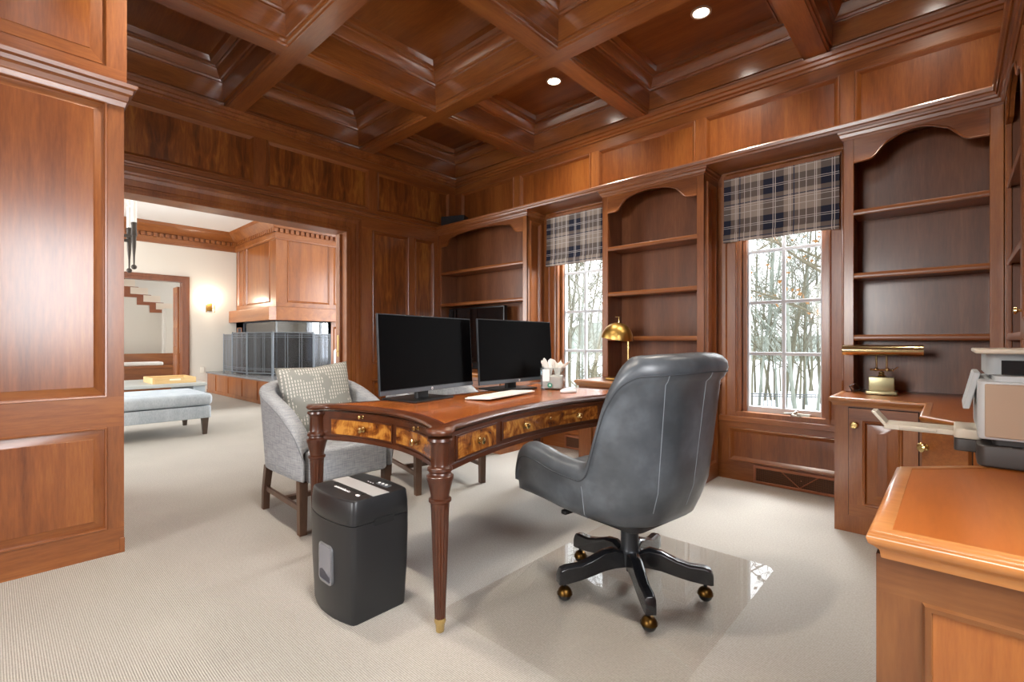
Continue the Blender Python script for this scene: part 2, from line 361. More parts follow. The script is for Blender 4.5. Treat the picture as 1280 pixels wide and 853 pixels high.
# far wall with two windows
bm = new(); L = lambda x0, z0, x1, z1: (x0-XA, z0, x1-XA, z1)
WC = (-2.70, -0.935)
paneled(bm, (XA, YB, 0), (1, 0, 0), (0, 0, 1), (0, -1, 0), XC-XA, ZB+0.02,
        [L(-4.46, 2.474, -3.582, 2.90), L(-3.499, 2.474, -2.579, 2.90), L(-2.498, 2.474, -1.561, 2.90), L(-1.49, 2.474, -0.572, 2.90), L(-0.491, 2.474, 0.40, 2.90),
         L(-3.075, 0.145, -2.33, 0.41), L(-1.305, 0.145, -0.56, 0.41)],
        holes=[L(c-0.30, 0.50, c+0.30, 2.30) for c in WC])
st('wall_far', bm, PANMX)
for k, c in enumerate(WC):
    wroot = thing('window_%d' % (k+1), None, None, (0, 0, 0)); wroot['kind'] = 'structure'
    bm = new()
    cas = [(0, 0), (0, 0.012), (0.010, 0.016), (0.016, 0.010), (0.075, 0.014), (0.085, 0.022), (0.11, 0.024), (0.113, 0)]
    sweep(bm, [(c+0.30, YB, 0.50), (c+0.30, YB, 2.30), (c-0.30, YB, 2.30), (c-0.30, YB, 0.50)][::-1], (0, -1, 0), [(-a, b) for a, b in cas])
    for x0, x1 in ((c-0.30, c-0.28), (c+0.28, c+0.30)): box(bm, x0, YB-0.002, 0.50, x1, YB+0.17, 2.30)
    box(bm, c-0.335, YB-0.014, 0.495, c+0.335, YB+0.17, 0.535); box(bm, c-0.30, YB-0.002, 2.28, c+0.30, YB+0.17, 2.30)
    st('window_casing', bm, Wz, wroot, angle=25)
    bm = new()
    for sx in (-1, 1): box(bm, c+sx*0.262-0.012, YB+0.045, 0.535, c+sx*0.262+0.012, YB+0.1, 2.28)
    st('frame_bead', bm, Wz, wroot)
    bm = new(); y0, y1 = YB+0.07, YB+0.11
    for x0, x1 in ((c-0.28, c-0.238), (c+0.238, c+0.28)): box(bm, x0, y0, 0.53, x1, y1, 2.28)
    box(bm, c-0.238, y0, 0.53, c+0.238, y1, 0.575); box(bm, c-0.238, y0, 2.23, c+0.238, y1, 2.28)
    box(bm, c-0.012, y0+0.008, 0.575, c+0.012, y1-0.008, 2.23)
    for z in (0.983, 1.376, 1.77): box(bm, c-0.238, y0+0.009, z-0.012, c+0.238, y1-0.009, z+0.012)
    st('window_sash', bm, sash, wroot, bevel=0.003)
    bm = new(); box(bm, c-0.238, y0+0.018, 0.575, c+0.238, y0+0.022, 2.23); st('window_pane', bm, pane, wroot)
    bm = new(); box(bm, c-0.436, 3.905, 0.455, c+0.436, YB+0.02, 0.50); o = st('window_sill', bm, Wx, wroot, bevel=0.006)
    cr = thing('window_crank', ['brushed nickel crank handle on the sill of the window left of the middle bookcase', 'brushed nickel crank handle on the sill of the window right of the middle bookcase'][k], 'crank', (c+0.10, YB-0.005, 0.535), 0, None)
    bm = new(); rbox(bm, (0, 0, 0), 0.07, 0.03, 0.016, 0.01, er=0.004); lathe(bm, [(0.012, 0.014), (0.014, 0.03), (0.009, 0.04), (0, 0.043)], (0, -0.005, 0)); obj('crank_base', bm, plain('brushed_nickel_%d' % k, '#c9c2b4', 0.3, 1.0), cr)
    bm = new(); tube(bm, [(0.0, -0.014, 0.03), (-0.03, -0.03, 0.022), (-0.07, -0.032, 0.02)], [0.006, 0.006, 0.007]); rbox(bm, (0.055, -0.03, 0.008), 0.085, 0.018, 0.018, 0.006); obj('crank_arm', bm, bpy.data.materials['brushed_nickel_%d' % k], cr)

# deep ledge over the bookcases and windows
bm = new(); led = [(0, -0.045), (0.014, -0.045), (0.018, -0.032), (0.026, -0.026), (0.030, -0.008), (0.026, 0.0), (0, 0.0)]
box(bm, XA, 3.64, 2.395, XC, YB, 2.44); box(bm, 0.18, 0.6, 2.395, XC, 3.64, 2.44)
sweep(bm, [(XA, 3.64, 2.44), (0.18, 3.64, 2.44), (0.18, 0.6, 2.44)], (0, 0, 1), led)
st('trim_6', bm, Wx, angle=20)

# right wall and near wall, each with an unseen window opening; the near one is added for its lamp
bm = new(); Q = lambda y1, z0, y0, z1: (YB-y1, z0, YB-y0, z1)
paneled(bm, (XC, YB, 0), (0, -1, 0), (0, 0, 1), (-1, 0, 0), YB-YN, ZB+0.02,
        [Q(3.8, 2.474, 2.9, 2.90), Q(2.8, 2.474, 1.9, 2.90), Q(1.8, 2.474, 0.9, 2.90), Q(0.8, 2.474, -0.1, 2.90), Q(-0.2, 2.474, -1.1, 2.9), Q(-1.2, 2.474, -2.2, 2.9), Q(0.9, 0.15, 0.05, 0.6)], holes=[Q(1.0, 0.75, -0.05, 2.25)])
st('wall_right', bm, PANM)
bm = new(); T = lambda x1, z0, x0, z1: (XC-x1, z0, XC-x0, z1)
paneled(bm, (XC, YN, 0), (-1, 0, 0), (0, 0, 1), (0, 1, 0), XC-XA, ZB+0.02,
        [T(0.4, 2.474, -0.5, 2.9), T(-0.6, 2.474, -1.5, 2.9), T(-1.6, 2.474, -2.5, 2.9), T(-2.6, 2.474, -3.1, 2.9), T(0.4, 0.8, -0.6, 2.3), T(0.4, 0.15, -0.6, 0.6), T(-2.45, 0.8, -3.0, 2.3)], holes=[T(-0.8, 0.8, -2.3, 2.3)])
st('wall_near', bm, PANMX)
for nm, pts in (('window_3', [(XC, 1.0), (XC, -0.05)]), ('window_4', [(-2.3, YN), (-0.8, YN)])):
    r = thing(nm, None, None); r['kind'] = 'structure'; bm = new(); z0, z1 = (0.75, 2.25) if nm == 'window_3' else (0.8, 2.3)
    (xa_, ya_), (xb_, yb_) = pts; t = 0.03
    def bar(xs, ys, xe, ye, za, zb): box(bm, min(xs, xe)-t, min(ys, ye)-t, za, max(xs, xe)+t, max(ys, ye)+t, zb)
    bar(xa_, ya_, xa_, ya_, z0, z1); bar(xb_, yb_, xb_, yb_, z0, z1); bar(xa_, ya_, xb_, yb_, z0-t, z0+t); bar(xa_, ya_, xb_, yb_, z1-t, z1+t)
    mx_, my_ = (xa_+xb_)/2, (ya_+yb_)/2; t = 0.02; bar(mx_, my_, mx_, my_, z0, z1); bar(xa_, ya_, xb_, yb_, 1.55, 1.57)
    st('window_frame', bm, Wz, r)

# coffered ceiling
bx = [XA, -3.367, -2.055, -0.705, XC]; by = [YN, -2.35, -1.09, 0.17, 1.43, 2.69, YB]; hw = 0.066
def edge(v, lo, hi, s): return v if v in (lo, hi) else v + s*hw
bm = new()
cof = [(0, 0, 0), (0.002, 0.014, 0), (0.014, 0.016, 0), (0.015, 0.026, 0), (0.010, 0.030, 0), (0.012, 0.040, 0), (0.028, 0.043, 0), (0.028, 0.195, 0), (0.042, 0.198, 0), (0.046, 0.212, 0), (0.056, 0.216, 0), (0.074, 0.238, 0), (0.090, 0.272, 0), (0.100, 0.276, 0), (0.102, 0.29, 0), (0.140, 0.29, 0), (0.144, 0.283, 0), (0.152, 0.282, 0), (0.160, 0.307, 0), (0.165, 0.320, 0)]
for i in range(len(bx)-1):
    for j in range(len(by)-1):
        x0, x1 = edge(bx[i], bx[0], bx[-1], 1), edge(bx[i+1], bx[0], bx[-1], -1); y0, y1 = edge(by[j], by[0], by[-1], 1), edge(by[j+1], by[0], by[-1], -1)
        rings = [[bm.verts.new((x, y, 3.06+n)) for x, y in ((x0+d, y0+d), (x1-d, y0+d), (x1-d, y1-d), (x0+d, y1-d))] for d, n, _ in cof]
        for a_, b_ in zip(rings, rings[1:]):
            for q in range(4):
                f = bm.faces.new((a_[q], a_[(q+1) % 4], b_[(q+1) % 4], b_[q])); f.material_index = 0 if q % 2 == 0 else 1
        f = bm.faces.new(rings[-1]); f.material_index = 2
for x in bx[1:-1]:
    ys = [by[0]] + [q for y in by[1:-1] for q in (y-hw, y+hw)] + [by[-1]]
    for p, q in zip(ys[::2], ys[1::2]): face(bm, [(x-hw, p, 3.06), (x+hw, p, 3.06), (x+hw, q, 3.06), (x-hw, q, 3.06)], 1)
for y in by[1:-1]: face(bm, [(bx[0], y-hw, 3.06), (bx[-1], y-hw, 3.06), (bx[-1], y+hw, 3.06), (bx[0], y+hw, 3.06)], 0)
st('ceiling', bm, [WxC, WyC, Wc], angle=25)
# recessed lights, with two unseen ones added nearer the camera for more light
bulb = emis('lamp_glow', (1, 0.95, 0.86, 1), 9.0); ring_m = plain('white_trim_ring', '#cfc4b2', 0.35, 0.2)
cans = [(-2.60, 3.38, 'round recessed ceiling light in the coffer nearest the far wall, smaller of the two'), (-1.30, 3.37, 'round recessed ceiling light at the top edge, right of the middle beam crossing')]
for (x, y, lab) in cans + [(-0.10, 3.37, 'round recessed ceiling light above the right bookcase'), (-2.71, 0.80, 'added unseen recessed ceiling light above the shredder'), (-1.37, 0.80, 'added unseen recessed ceiling light above the desk chair mat')]:
    t = thing('recessed_light', lab, 'ceiling light', (x, y, 3.379), 0, 'recessed ceiling lights')
    bm = new(); lathe(bm, [(0.053, 0.0), (0.053, -0.006), (0.060, -0.008), (0.068, -0.006), (0.070, 0.001)], n=32); obj('trim_ring', bm, ring_m, t)
    bm = new(); lathe(bm, [(0.0, -0.003), (0.053, -0.003), (0.053, -0.001), (0, -0.001)], n=32); obj('lens', bm, bulb, t)
    l = light('can_lamp', 'SPOT', (0, 0, -0.02), (0, 0, 0), (28 if x > -1 else 48) if y > 2 else 105, (1, 0.90, 0.77), spot_size=math.radians(125), spot_blend=0.8, shadow_soft_size=0.05); l.parent = t
# ------------------------------------------------------------------ living room beyond the opening
XL, ZL = -11.7, 3.43
bm = new(); hx = XA-0.2
for (y0, y1, z0, z1) in ((-3.2, 0.2, 0, ZL), (2.52, 6.2, 0, ZL), (0.2, 2.52, 2.25, ZL)): face(bm, [(hx, y0, z0), (hx, y1, z0), (hx, y1, z1), (hx, y0, z1)])
DY0, DY1, DZ = 1.35, 2.70, 2.29
for (y0, y1, z0, z1) in ((-3.2, DY0, 0, ZL), (DY1, 6.2, 0, ZL), (DY0, DY1, DZ, ZL)): face(bm, [(XL, y0, z0), (XL, y1, z0), (XL, y1, z1), (XL, y0, z1)])
for (x0, x1, z0, z1) in ((XL, -10.2, 0, ZL), (-5.8, hx, 0, ZL), (-10.2, -5.8, 0, 0.4), (-10.2, -5.8, 2.95, ZL)): face(bm, [(x0, -3.2, z0), (x1, -3.2, z0), (x1, -3.2, z1), (x0, -3.2, z1)])
for (x0, x1, z0, z1) in ((XL, -8.6, 0, ZL), (-5.4, hx, 0, ZL), (-8.6, -5.4, 0, 0.5), (-8.6, -5.4, 2.9, ZL)): face(bm, [(x0, 6.2, z0), (x1, 6.2, z0), (x1, 6.2, z1), (x0, 6.2, z1)])
st('wall_living_room', bm, plaster, smooth=False)
bm = new(); face(bm, [(-15.5, -3.2, ZL), (hx, -3.2, ZL), (hx, 6.2, ZL), (-15.5, 6.2, ZL)]); st('ceiling_living_room', bm, whitec, smooth=False)
for nm, y, x0, x1, z0, z1 in (('window_5', -3.2, -10.2, -5.8, 0.4, 2.95), ('window_6', 6.2, -8.6, -5.4, 0.5, 2.9)):
    bm = new(); n = 4
    for k in range(n+1): x = x0+(x1-x0)*k/n; box(bm, x-0.03, y-0.03, z0, x+0.03, y+0.03, z1)
    for z in (z0, (z0+z1)/2, z1): box(bm, x0, y-0.025, z-0.025, x1, y+0.025, z+0.025)
    st(nm, bm, sash)
# wooden crown with dentils
lcrown = [(0, -0.40), (0.02, -0.40), (0.024, -0.37), (0.03, -0.365), (0.03, -0.20), (0.06, -0.195), (0.08, -0.16), (0.15, -0.08), (0.18, -0.06), (0.20, 0.0), (0, 0)]
FX, FY = -9.515, 3.71
path = [(XL, -3.2, ZL), (XL, FY, ZL), (FX, FY, ZL), (FX, 6.19, ZL)]
bm = new(); sweep(bm, path, (0, 0, 1), lcrown)
for k in range(30): y = 0.8+k*0.10; (box(bm, XL+0.03, y, ZL-0.275, XL+0.085, y+0.06, ZL-0.205) if y < FY-0.1 else None)
for k in range(22): x = XL+0.1+k*0.10; box(bm, x, FY-0.085, ZL-0.275, x+0.06, FY-0.03, ZL-0.205)
for k in range(24): y = FY-0.06+k*0.10; box(bm, FX+0.03, y, ZL-0.275, FX+0.085, y+0.06, ZL-0.205)
st('trim_7', bm, Wy, angle=20)
# door casing on the back wall
bm = new(); dc = [(0, 0), (0, 0.02), (0.05, 0.024), (0.06, 0.03), (0.10, 0.036), (0.12, 0.03), (0.122, 0)]
sweep(bm, [(XL, DY1, 0), (XL, DY1, DZ), (XL, DY0, DZ), (XL, DY0, 0)], (1, 0, 0), dc); box(bm, XL-0.18, DY1-0.0, 0, XL, DY1+0.02, DZ); box(bm, XL-0.18, DY0, DZ, XL, DY1, DZ+0.02)
st('trim_8', bm, wood('dark_cherry_casing', '#5c2f1a', '#744026', '#8a5334'), angle=25)
# panelled door leaf standing open in the hall
bm = new(); paneled(bm, (XL-0.2, DY1-0.04, 0.01), (-1, 0, 0), (0, 0, 1), (0, -1, 0), 0.34, 2.2, [(0.07, 0.2, 0.27, 0.8), (0.07, 0.95, 0.27, 1.35), (0.07, 1.5, 0.27, 2.08)], prof=RAISED)
face(bm, [(XL-0.2, DY1-0.04, 0.01), (XL-0.2, DY1, 0.01), (XL-0.2, DY1, 2.21), (XL-0.2, DY1-0.04, 2.21)])
st('door_1', bm, PANMX)
# stair hall
bm = new(); xs = -13.6
for a in ([(xs-1.5, -1, 0), (xs-1.5, 5, 0), (xs-1.5, 5, ZL), (xs-1.5, -1, ZL)],): face(bm, a)
st('wall_stair_hall', bm, plaster, smooth=False)
sr = thing('staircase', 'wooden staircase with cream treads rising to the left, seen through the far doorway', 'staircase', (0, 0, 0))
bm = new(); n = 9; rise, run = 0.165, 0.235; yb, zb_ = 2.74, 1.93
for k in range(n):
    y = yb - k*run; z = zb_ + k*rise
    box(bm, xs-0.95, y-run, z, xs+0.0, y+0.03, z+0.045)            # tread
    box(bm, xs-0.95, y-run, z-rise-0.03, xs+0.0, y, z)             # riser and underside
    bmw = new(); box(bmw, xs+0.002, y-run*0.5, z-rise+0.047, xs+0.02, y+0.20, z+0.03); obj('bracket_panel', bmw, plain('cream_stair_paint', '#e6d6c6', 0.6) if k == 0 else bpy.data.materials['cream_stair_paint'], sr)
obj('treads', bm, wood('stair_cherry', '#7b3b20', '#95512f', '#aa6640', axis='Y'), sr)
bm = new(); y0 = yb+0.0
prism(bm, [(y0, 0.0), (y0, zb_-0.20), (y0-n*run, zb_-0.20+n*rise), (y0-n*run, 0.0)], (xs-0.04, 0, 0), (0, 1, 0), (0, 0, 1), (1, 0, 0), 0.03); obj('spandrel_wall', bm, plaster, sr)
bm = new(); box(bm, xs+0.03, yb+0.02, 0, xs+0.25, yb+0.34, zb_-0.10); st('wall_hall_post', bm, plaster)
# window seat in the hall
ws = thing('hall_bench', 'low wooden hall bench with a white cushion seen through the far doorway', 'bench', (0, 0, 0))
bm = new(); box(bm, xs+0.27, 0.6, 0.0, xs+0.72, 3.2, 0.50); box(bm, xs+0.27, 0.6, 0.50, xs+0.32, 3.2, 0.80); box(bm, xs+0.27, 0.6, 0.48, xs+0.75, 3.2, 0.54); obj('bench_box', bm, Wy, ws, bevel=0.008)
bm = new(); rbox(bm, (xs+0.53, 1.65, 0.54), 0.40, 1.95, 0.08, 0.04, er=0.03); tag(obj('cushion', bm, plain('white_cushion_cloth', '#eceae6', 0.9), ws), 'white seat cushion')

# fireplace: chimney breast, mantel, firebox, raised hearth
FXL = XL+0.012
fp = thing('fireplace', 'two sided corner fireplace with cherry chimney breast, thick mantel and raised hearth', 'fireplace', (0, 0, 0))
ZM0, ZM1 = 1.475, 1.73
bm = new(); Wd = FX-FXL
paneled(bm, (FXL, FY, ZM1), (1, 0, 0), (0, 0, 1), (0, -1, 0), Wd, ZL-0.2-ZM1, [(0.10, 0.10, 0.48, ZL-0.2-ZM1-0.10), (0.60, 0.10, Wd-0.30, ZL-0.2-ZM1-0.10)])
paneled(bm, (FX, FY, ZM1), (0, 1, 0), (0, 0, 1), (1, 0, 0), 2.4, ZL-0.2-ZM1, [(0.21, 0.10, 1.06, ZL-0.2-ZM1-0.08), (1.16, 0.10, 2.2, ZL-0.2-ZM1-0.08)])
obj('chimney_breast', bm, [Wz, Wx, Wp], fp)
bm = new(); prism(bm, [(FXL, FY-0.15), (FX+0.05, FY-0.15), (FX+0.15, FY-0.05), (FX+0.15, FY+2.4), (FX, FY+2.4), (FX, FY), (FXL, FY)], (0, 0, ZM0), (1, 0, 0), (0, 1, 0), (0, 0, 1), ZM1-ZM0); obj('mantel', bm, Wx, fp, bevel=0.008)
soot = plain('firebox_dark_brick', '#34373e', 0.85); bm = new()
box(bm, FXL, FY+1.05, 0.43, FX, FY+1.10, ZM0); box(bm, FXL, FY, ZM0-0.02, FX, FY+1.1, ZM0); box(bm, FXL, FY, 0.43, FXL+0.5, FY+1.1, ZM0); obj('firebox', bm, soot, fp)
bm = new(); paneled(bm, (FX, FY+1.05, 0.43), (0, 1, 0), (0, 0, 1), (1, 0, 0), 1.3, ZM0-0.43, [(0.10, 0.08, 0.6, ZM0-0.53), (0.7, 0.08, 1.2, ZM0-0.53)]); obj('side_pilaster', bm, [Wz, Wx, Wp], fp); bm = new()
paneled(bm, (FXL, FY, 0.43), (1, 0, 0), (0, 0, 1), (0, -1, 0), 0.42, ZM0-0.43, [(0.08, 0.08, 0.34, ZM0-0.53)]); obj('side_pilaster', bm, [Wz, Wx, Wp], fp)
fgl = m_glass('smoked_firebox_glass', (0.62, 0.66, 0.70, 1), 0.16, 0.02)
bm = new(); box(bm, FX-0.022, FY+0.02, 0.43, FX-0.016, FY+1.05, ZM0); obj('glass_panel', bm, fgl, fp)
bm = new(); box(bm, FXL+0.42, FY+0.016, 0.43, FX-0.02, FY+0.022, ZM0); obj('glass_panel', bm, fgl, fp)
bm = new(); box(bm, FX-0.04, FY+0.005, 0.43, FX-0.01, FY+0.03, ZM0); obj('corner_post', bm, plain('steel_corner_post', '#8f959a', 0.35, 0.6), fp)
bm = new(); HX, HY = -8.3, 3.15
box(bm, FXL, HY, 0.0, HX, FY+2.4, 0.40)
for k in range(4): x = FXL+0.55+k*0.75; box(bm, x, HY-0.012, 0.06, x+0.02, HY, 0.37)
box(bm, FXL, HY-0.012, 0.0, HX, HY, 0.06); obj('hearth_base', bm, Wz, fp)
bm = new(); box(bm, FXL, HY-0.03, 0.40, HX+0.03, FY+2.4, 0.43); obj('hearth_slab', bm, plain('dark_grey_granite', '#77787a', 0.25), fp, bevel=0.006)
lg = [((-10.30, 3.98, 0.49), (-10.27, 4.60, 0.49)), ((-10.12, 4.60, 0.49), (-10.10, 3.98, 0.49)), ((-9.93, 4.0, 0.49), (-9.95, 4.58, 0.49)), ((-10.34, 4.16, 0.62), (-9.80, 4.14, 0.62)), ((-10.34, 4.42, 0.62), (-9.80, 4.44, 0.62))]
bark = plain('pale_ceramic_log', '#8b7d6b', 0.9)
for k, (p, q) in enumerate(lg):
    bm = new(); p, q = V(*p), V(*q); pts = [p.lerp(q, i/6)+V(rnd.uniform(-.02, .02), rnd.uniform(-.02, .02), rnd.uniform(-.012, .012)) for i in range(7)]
    tube(bm, pts, [0.045, 0.06, 0.055, 0.06, 0.05, 0.055, 0.04], 10)
    tag(obj('fire_log', bm, bark), ['bottom log at the back of the pile behind the fire screen', 'middle bottom log of the pile behind the fire screen', 'front bottom log of the pile behind the fire screen', 'upper left log lying across the pile behind the fire screen', 'upper right log lying across the pile behind the fire screen'][k], 'log', 'logs in the fireplace')
# folding fire screen on the hearth
fs = thing('fire_screen', 'folding grey metal mesh fire screen standing on the hearth around the fireplace corner', 'fire screen', (0, 0, 0.43))
pw = plain('pewter_metal', '#737a82', 0.4, 0.6)
mesh_m = m_glass('fine_wire_mesh', (0.48, 0.50, 0.54, 1), 0.04, 0.4)
sp = [(-11.35, 3.36), (-10.72, 3.33), (-10.0, 3.36), (-9.35, 3.58), (-9.16, 4.28), (-9.28, 4.68)]
for k, (p, q) in enumerate(zip(sp, sp[1:])):
    p0, p1 = V(*p, 0), V(*q, 0); u = (p1-p0).normalized(); Ln = (p1-p0).length; h = 0.80 if k not in (1, 2, 3) else 0.83
    bm = new(); g = 0.012
    for t_ in (g, Ln-g): tube(bm, [p0+u*t_, p0+u*t_+V(0, 0, h)], 0.012, 8)
    for z in (0.04, h-0.02): tube(bm, [p0+u*g+V(0, 0, z), p0+u*(Ln-g)+V(0, 0, z)], 0.010, 8)
    for z in (h-0.07, h-0.11, 0.10, 0.13): tube(bm, [p0+u*g+V(0, 0, z), p0+u*(Ln-g)+V(0, 0, z)], 0.004, 6)
    for f_ in (0.30, 0.36, 0.64, 0.70): tube(bm, [p0+u*(Ln*f_)+V(0, 0, 0.04), p0+u*(Ln*f_)+V(0, 0, h-0.02)], 0.004, 6)
    o = obj('screen_panel', bm, pw, fs)
    bm = new(); a_, b_ = p0+u*g, p0+u*(Ln-g); nn = u.cross(V(0, 0, 1))*0.001
    loft(bm, [[a_-nn+V(0, 0, .04), b_-nn+V(0, 0, .04), b_+nn+V(0, 0, .04), a_+nn+V(0, 0, .04)], [a_-nn+V(0, 0, h-.02), b_-nn+V(0, 0, h-.02), b_+nn+V(0, 0, h-.02), a_+nn+V(0, 0, h-.02)]])
    obj('wire_mesh', bm, mesh_m, o)
# sconce, outlet
sc = thing('wall_sconce', 'glowing brass two armed candle sconce on the white living room wall', 'sconce', (XL, 3.18, 1.70))
bm = new(); rbox(bm, (0.012, 0, 0.02), 0.024, 0.11, 0.17, 0.008, er=0.004); obj('back_plate', bm, brass_dk, sc)
for sy in (-1, 1):
    bm = new(); tube(bm, [(0.02, sy*0.03, 0.09), (0.09, sy*0.06, 0.08), (0.11, sy*0.075, 0.10), (0.11, sy*0.075, 0.13)], 0.006, 8); tube(bm, [(0.11, sy*0.075, 0.0), (0.11, sy*0.075, 0.14)], [0.004, 0.012], 10); sphere(bm, (0.11, sy*0.075, 0.0), 0.012); obj('arm', bm, brass_dk, sc)
    bm = new(); tube(bm, [(0.11, sy*0.075, 0.14), (0.11, sy*0.075, 0.22)], 0.011, 10); cn = obj('candle', bm, plain('ivory_candle_sleeve', '#f2ead8', 0.6), sc)
    bm = new(); lathe(bm, [(0, 0.22), (0.011, 0.235), (0.012, 0.25), (0.003, 0.29), (0, 0.295)], (0.11, sy*0.075, 0), 12); obj('bulb', bm, emis('sconce_bulb_glow', (1, 0.9, 0.72, 1), 30), cn)
l = light('sconce_lamp', 'POINT', (0.16, 0, 0.27), (0, 0, 0), 7, (1, 0.88, 0.7), shadow_soft_size=0.06); l.parent = sc
ou = obj('wall_outlet', (lambda b: (rbox(b, (XL+0.006, 3.06, 0.41), 0.012, 0.075, 0.12, 0.005, er=0.003), b)[1])(new()), plain('ivory_outlet', '#efe9dc', 0.5)); tag(ou, 'small ivory wall outlet below the brass sconce', 'outlet')
# chandelier, mostly hidden behind the pier
ch = thing('chandelier', 'wrought iron candle chandelier hanging in the living room, cut off by the pier', 'chandelier', (-6.55, 0.62, 2.2))
iron = plain('wrought_iron', '#453f3b', 0.5, 0.6)
bm = new(); lathe(bm, [(0.0, -0.30), (0.03, -0.28), (0.02, -0.1), (0.045, 0.0), (0.03, 0.12), (0.012, 0.4), (0.008, 1.2), (0.06, 1.21), (0.06, 1.23)], n=16); obj('stem', bm, iron, ch)
for k in range(8):
    t = math.radians(20+k*45); c_, s_ = math.cos(t), math.sin(t); rr = 0.46; e = V(rr*c_, rr*s_, 0)
    bm = new(); box(bm, 0.0, -0.012, -0.03, rr, 0.012, 0.0, M=Matrix.Rotation(t, 4, 'Z')); lathe(bm, [(0.028, -0.012), (0.028, 0.012), (0.02, 0.02)], e, 14)
    tube(bm, [e+V(0, 0, -0.32), e+V(0, 0, -0.22), e+V(0, 0, -0.12), e], [0.007, 0.010, 0.018, 0.022], 10); sphere(bm, e+V(0, 0, -0.34), 0.026); lathe(bm, [(0.018, 0.0), (0.026, 0.02), (0.022, 0.09), (0.026, 0.12), (0.024, 0.13)], e, 14)
    arm = obj('arm', bm, iron, ch)
    bm = new(); tube(bm, [e+V(0, 0, 0.13), e+V(0, 0, 0.36)], 0.024, 12); obj('candle_sleeve', bm, whitec, arm)
    bm = new(); lathe(bm, [(0.008, 0.36), (0.012, 0.38), (0.03, 0.42), (0.024, 0.47), (0.004, 0.52), (0, 0.525)], e, 12); obj('bulb', bm, m_glass('clear_bulb_%d' % k, (1, 1, 1, 1), 0.12) if k == 0 else bpy.data.materials['clear_bulb_0'], arm)
# upholstered bench
blue = plain('pale_blue_grey_cloth', '#b9c3cc', 0.9)
def cloth(name, c1, c2, sc=300, sx=(1, 1, 1), rough=0.95, bump=0.3):
    t = NT(name); v = t.coord(sx); n = t.n('ShaderNodeTexNoise'); n.inputs['Scale'].default_value = sc; n.inputs['Detail'].default_value = 3; t.l(v, n.inputs['Vector'])
    n2 = t.n('ShaderNodeTexNoise'); n2.inputs['Scale'].default_value = sc*0.06; n2.inputs['Detail'].default_value = 3; t.l(v, n2.inputs['Vector'])
    ad = t.n('ShaderNodeMath', operation='MULTIPLY_ADD'); ad.inputs[1].default_value = 0.5; t.l(n2.outputs[0], ad.inputs[0])
    m5 = t.n('ShaderNodeMath', operation='MULTIPLY'); m5.inputs[1].default_value = 0.5; t.l(n.outputs[0], m5.inputs[0]); t.l(m5.outputs[0], ad.inputs[2])
    t.l(t.ramp(ad.outputs[0], [(0.36, lin(c1)), (0.64, lin(c2))]), t.b.inputs['Base Color']); t.b.inputs['Roughness'].default_value = rough; t.b.inputs['Specular IOR Level'].default_value = 0.25
    t.bump(n.outputs[0], bump, 0.002); return t.m
benchc = cloth('pale_blue_bench_cloth', '#a3afba', '#c3ccd4', 120, (1, 1, 0.3))
bn = thing('bench', 'long pale blue upholstered bench with dark tapered legs in the living room', 'bench', (-6.83, 0.9, 0))
bm = new(); rbox(bm, (0, 0, 0.19), 0.92, 1.72, 0.14, 0.03, er=0.01); obj('frame', bm, benchc, bn)
bm = new(); rbox(bm, (0, 0, 0.335), 0.95, 1.75, 0.14, 0.05, er=0.05); obj('seat_cushion', bm, benchc, bn, subsurf=1)
for sx in (-1, 1):
    for sy in (-1, 1):
        bm = new(); c = V(sx*0.42, sy*0.80, 0); loft(bm, [[c+V(a*r, b*r, z) for a, b in ((-1, -1), (1, -1), (1, 1), (-1, 1))] for r, z in ((0.02, 0.0), (0.034, 0.195))]); tag(obj('leg', bm, plain('dark_walnut_leg', '#4a3c33', 0.45) if (sx, sy) == (-1, -1) else bpy.data.materials['dark_walnut_leg'], bn), 'dark tapered leg')
ct = thing('coffee_table', 'grey upholstered coffee table with open end behind the pale blue bench', 'coffee table', (-9.1, 1.62, 0))
gt = plain('grey_table_lacquer', '#a9adab', 0.4)
bm = new(); rbox(bm, (0, 0, 0.40), 1.35, 1.3, 0.05, 0.02, er=0.008); obj('tabletop', bm, gt, ct)
bgp = plain('blue_grey_panel', '#9aa5ae', 0.6)
for sy in (-1, 1): bm = new(); rbox(bm, (0, sy*0.55, 0.0), 1.3, 0.16, 0.40, 0.01); obj('end_panel', bm, bgp, ct)
ty = thing('tray', 'light wooden serving tray lying on the grey coffee table', 'tray', (-8.85, 1.88, 0.45), 0.0)
bm = new(); w_, d_ = 0.62, 0.52
box(bm, -w_/2, -d_/2, 0, w_/2, d_/2, 0.012)
for s_ in (-1, 1): box(bm, s_*w_/2-0.012, -d_/2, 0, s_*w_/2+0.012, d_/2, 0.085); box(bm, -w_/2, s_*d_/2-0.012, 0, w_/2, s_*d_/2+0.012, 0.085)
obj('tray_body', bm, wood('light_oak_tray', '#b5935f', '#c9a873', '#dcc08e', axis='Y', coat=0), ty, bevel=0.003)
bm = new(); box(bm, w_/2+0.0125, -0.07, 0.045, w_/2+0.014, 0.07, 0.068); tag(obj('handle_slot', bm, plain('slot_pale', '#efe4cb', 0.6), ty), 'pale cut-out handle slot')
# white chair beside the fireplace
wc = thing('side_chair', 'white slip-covered chair half hidden behind the right jamb of the opening', 'chair', (-7.30, 4.22, 0), 0.3)
bm = new(); rbox(bm, (0, 0, 0.10), 0.6, 0.62, 0.36, 0.05, er=0.03); obj('seat', bm, whitec, wc)
bm = new(); rbox(bm, (-0.27, 0, 0.1), 0.12, 0.62, 0.85, 0.05, er=0.04); obj('backrest', bm, whitec, wc)
for sx in (-1, 1):
    for sy in (-1, 1): bm = new(); tube(bm, [(sx*0.25, sy*0.26, 0), (sx*0.25, sy*0.26, 0.11)], 0.02); obj('leg', bm, bpy.data.materials['dark_walnut_leg'], wc)
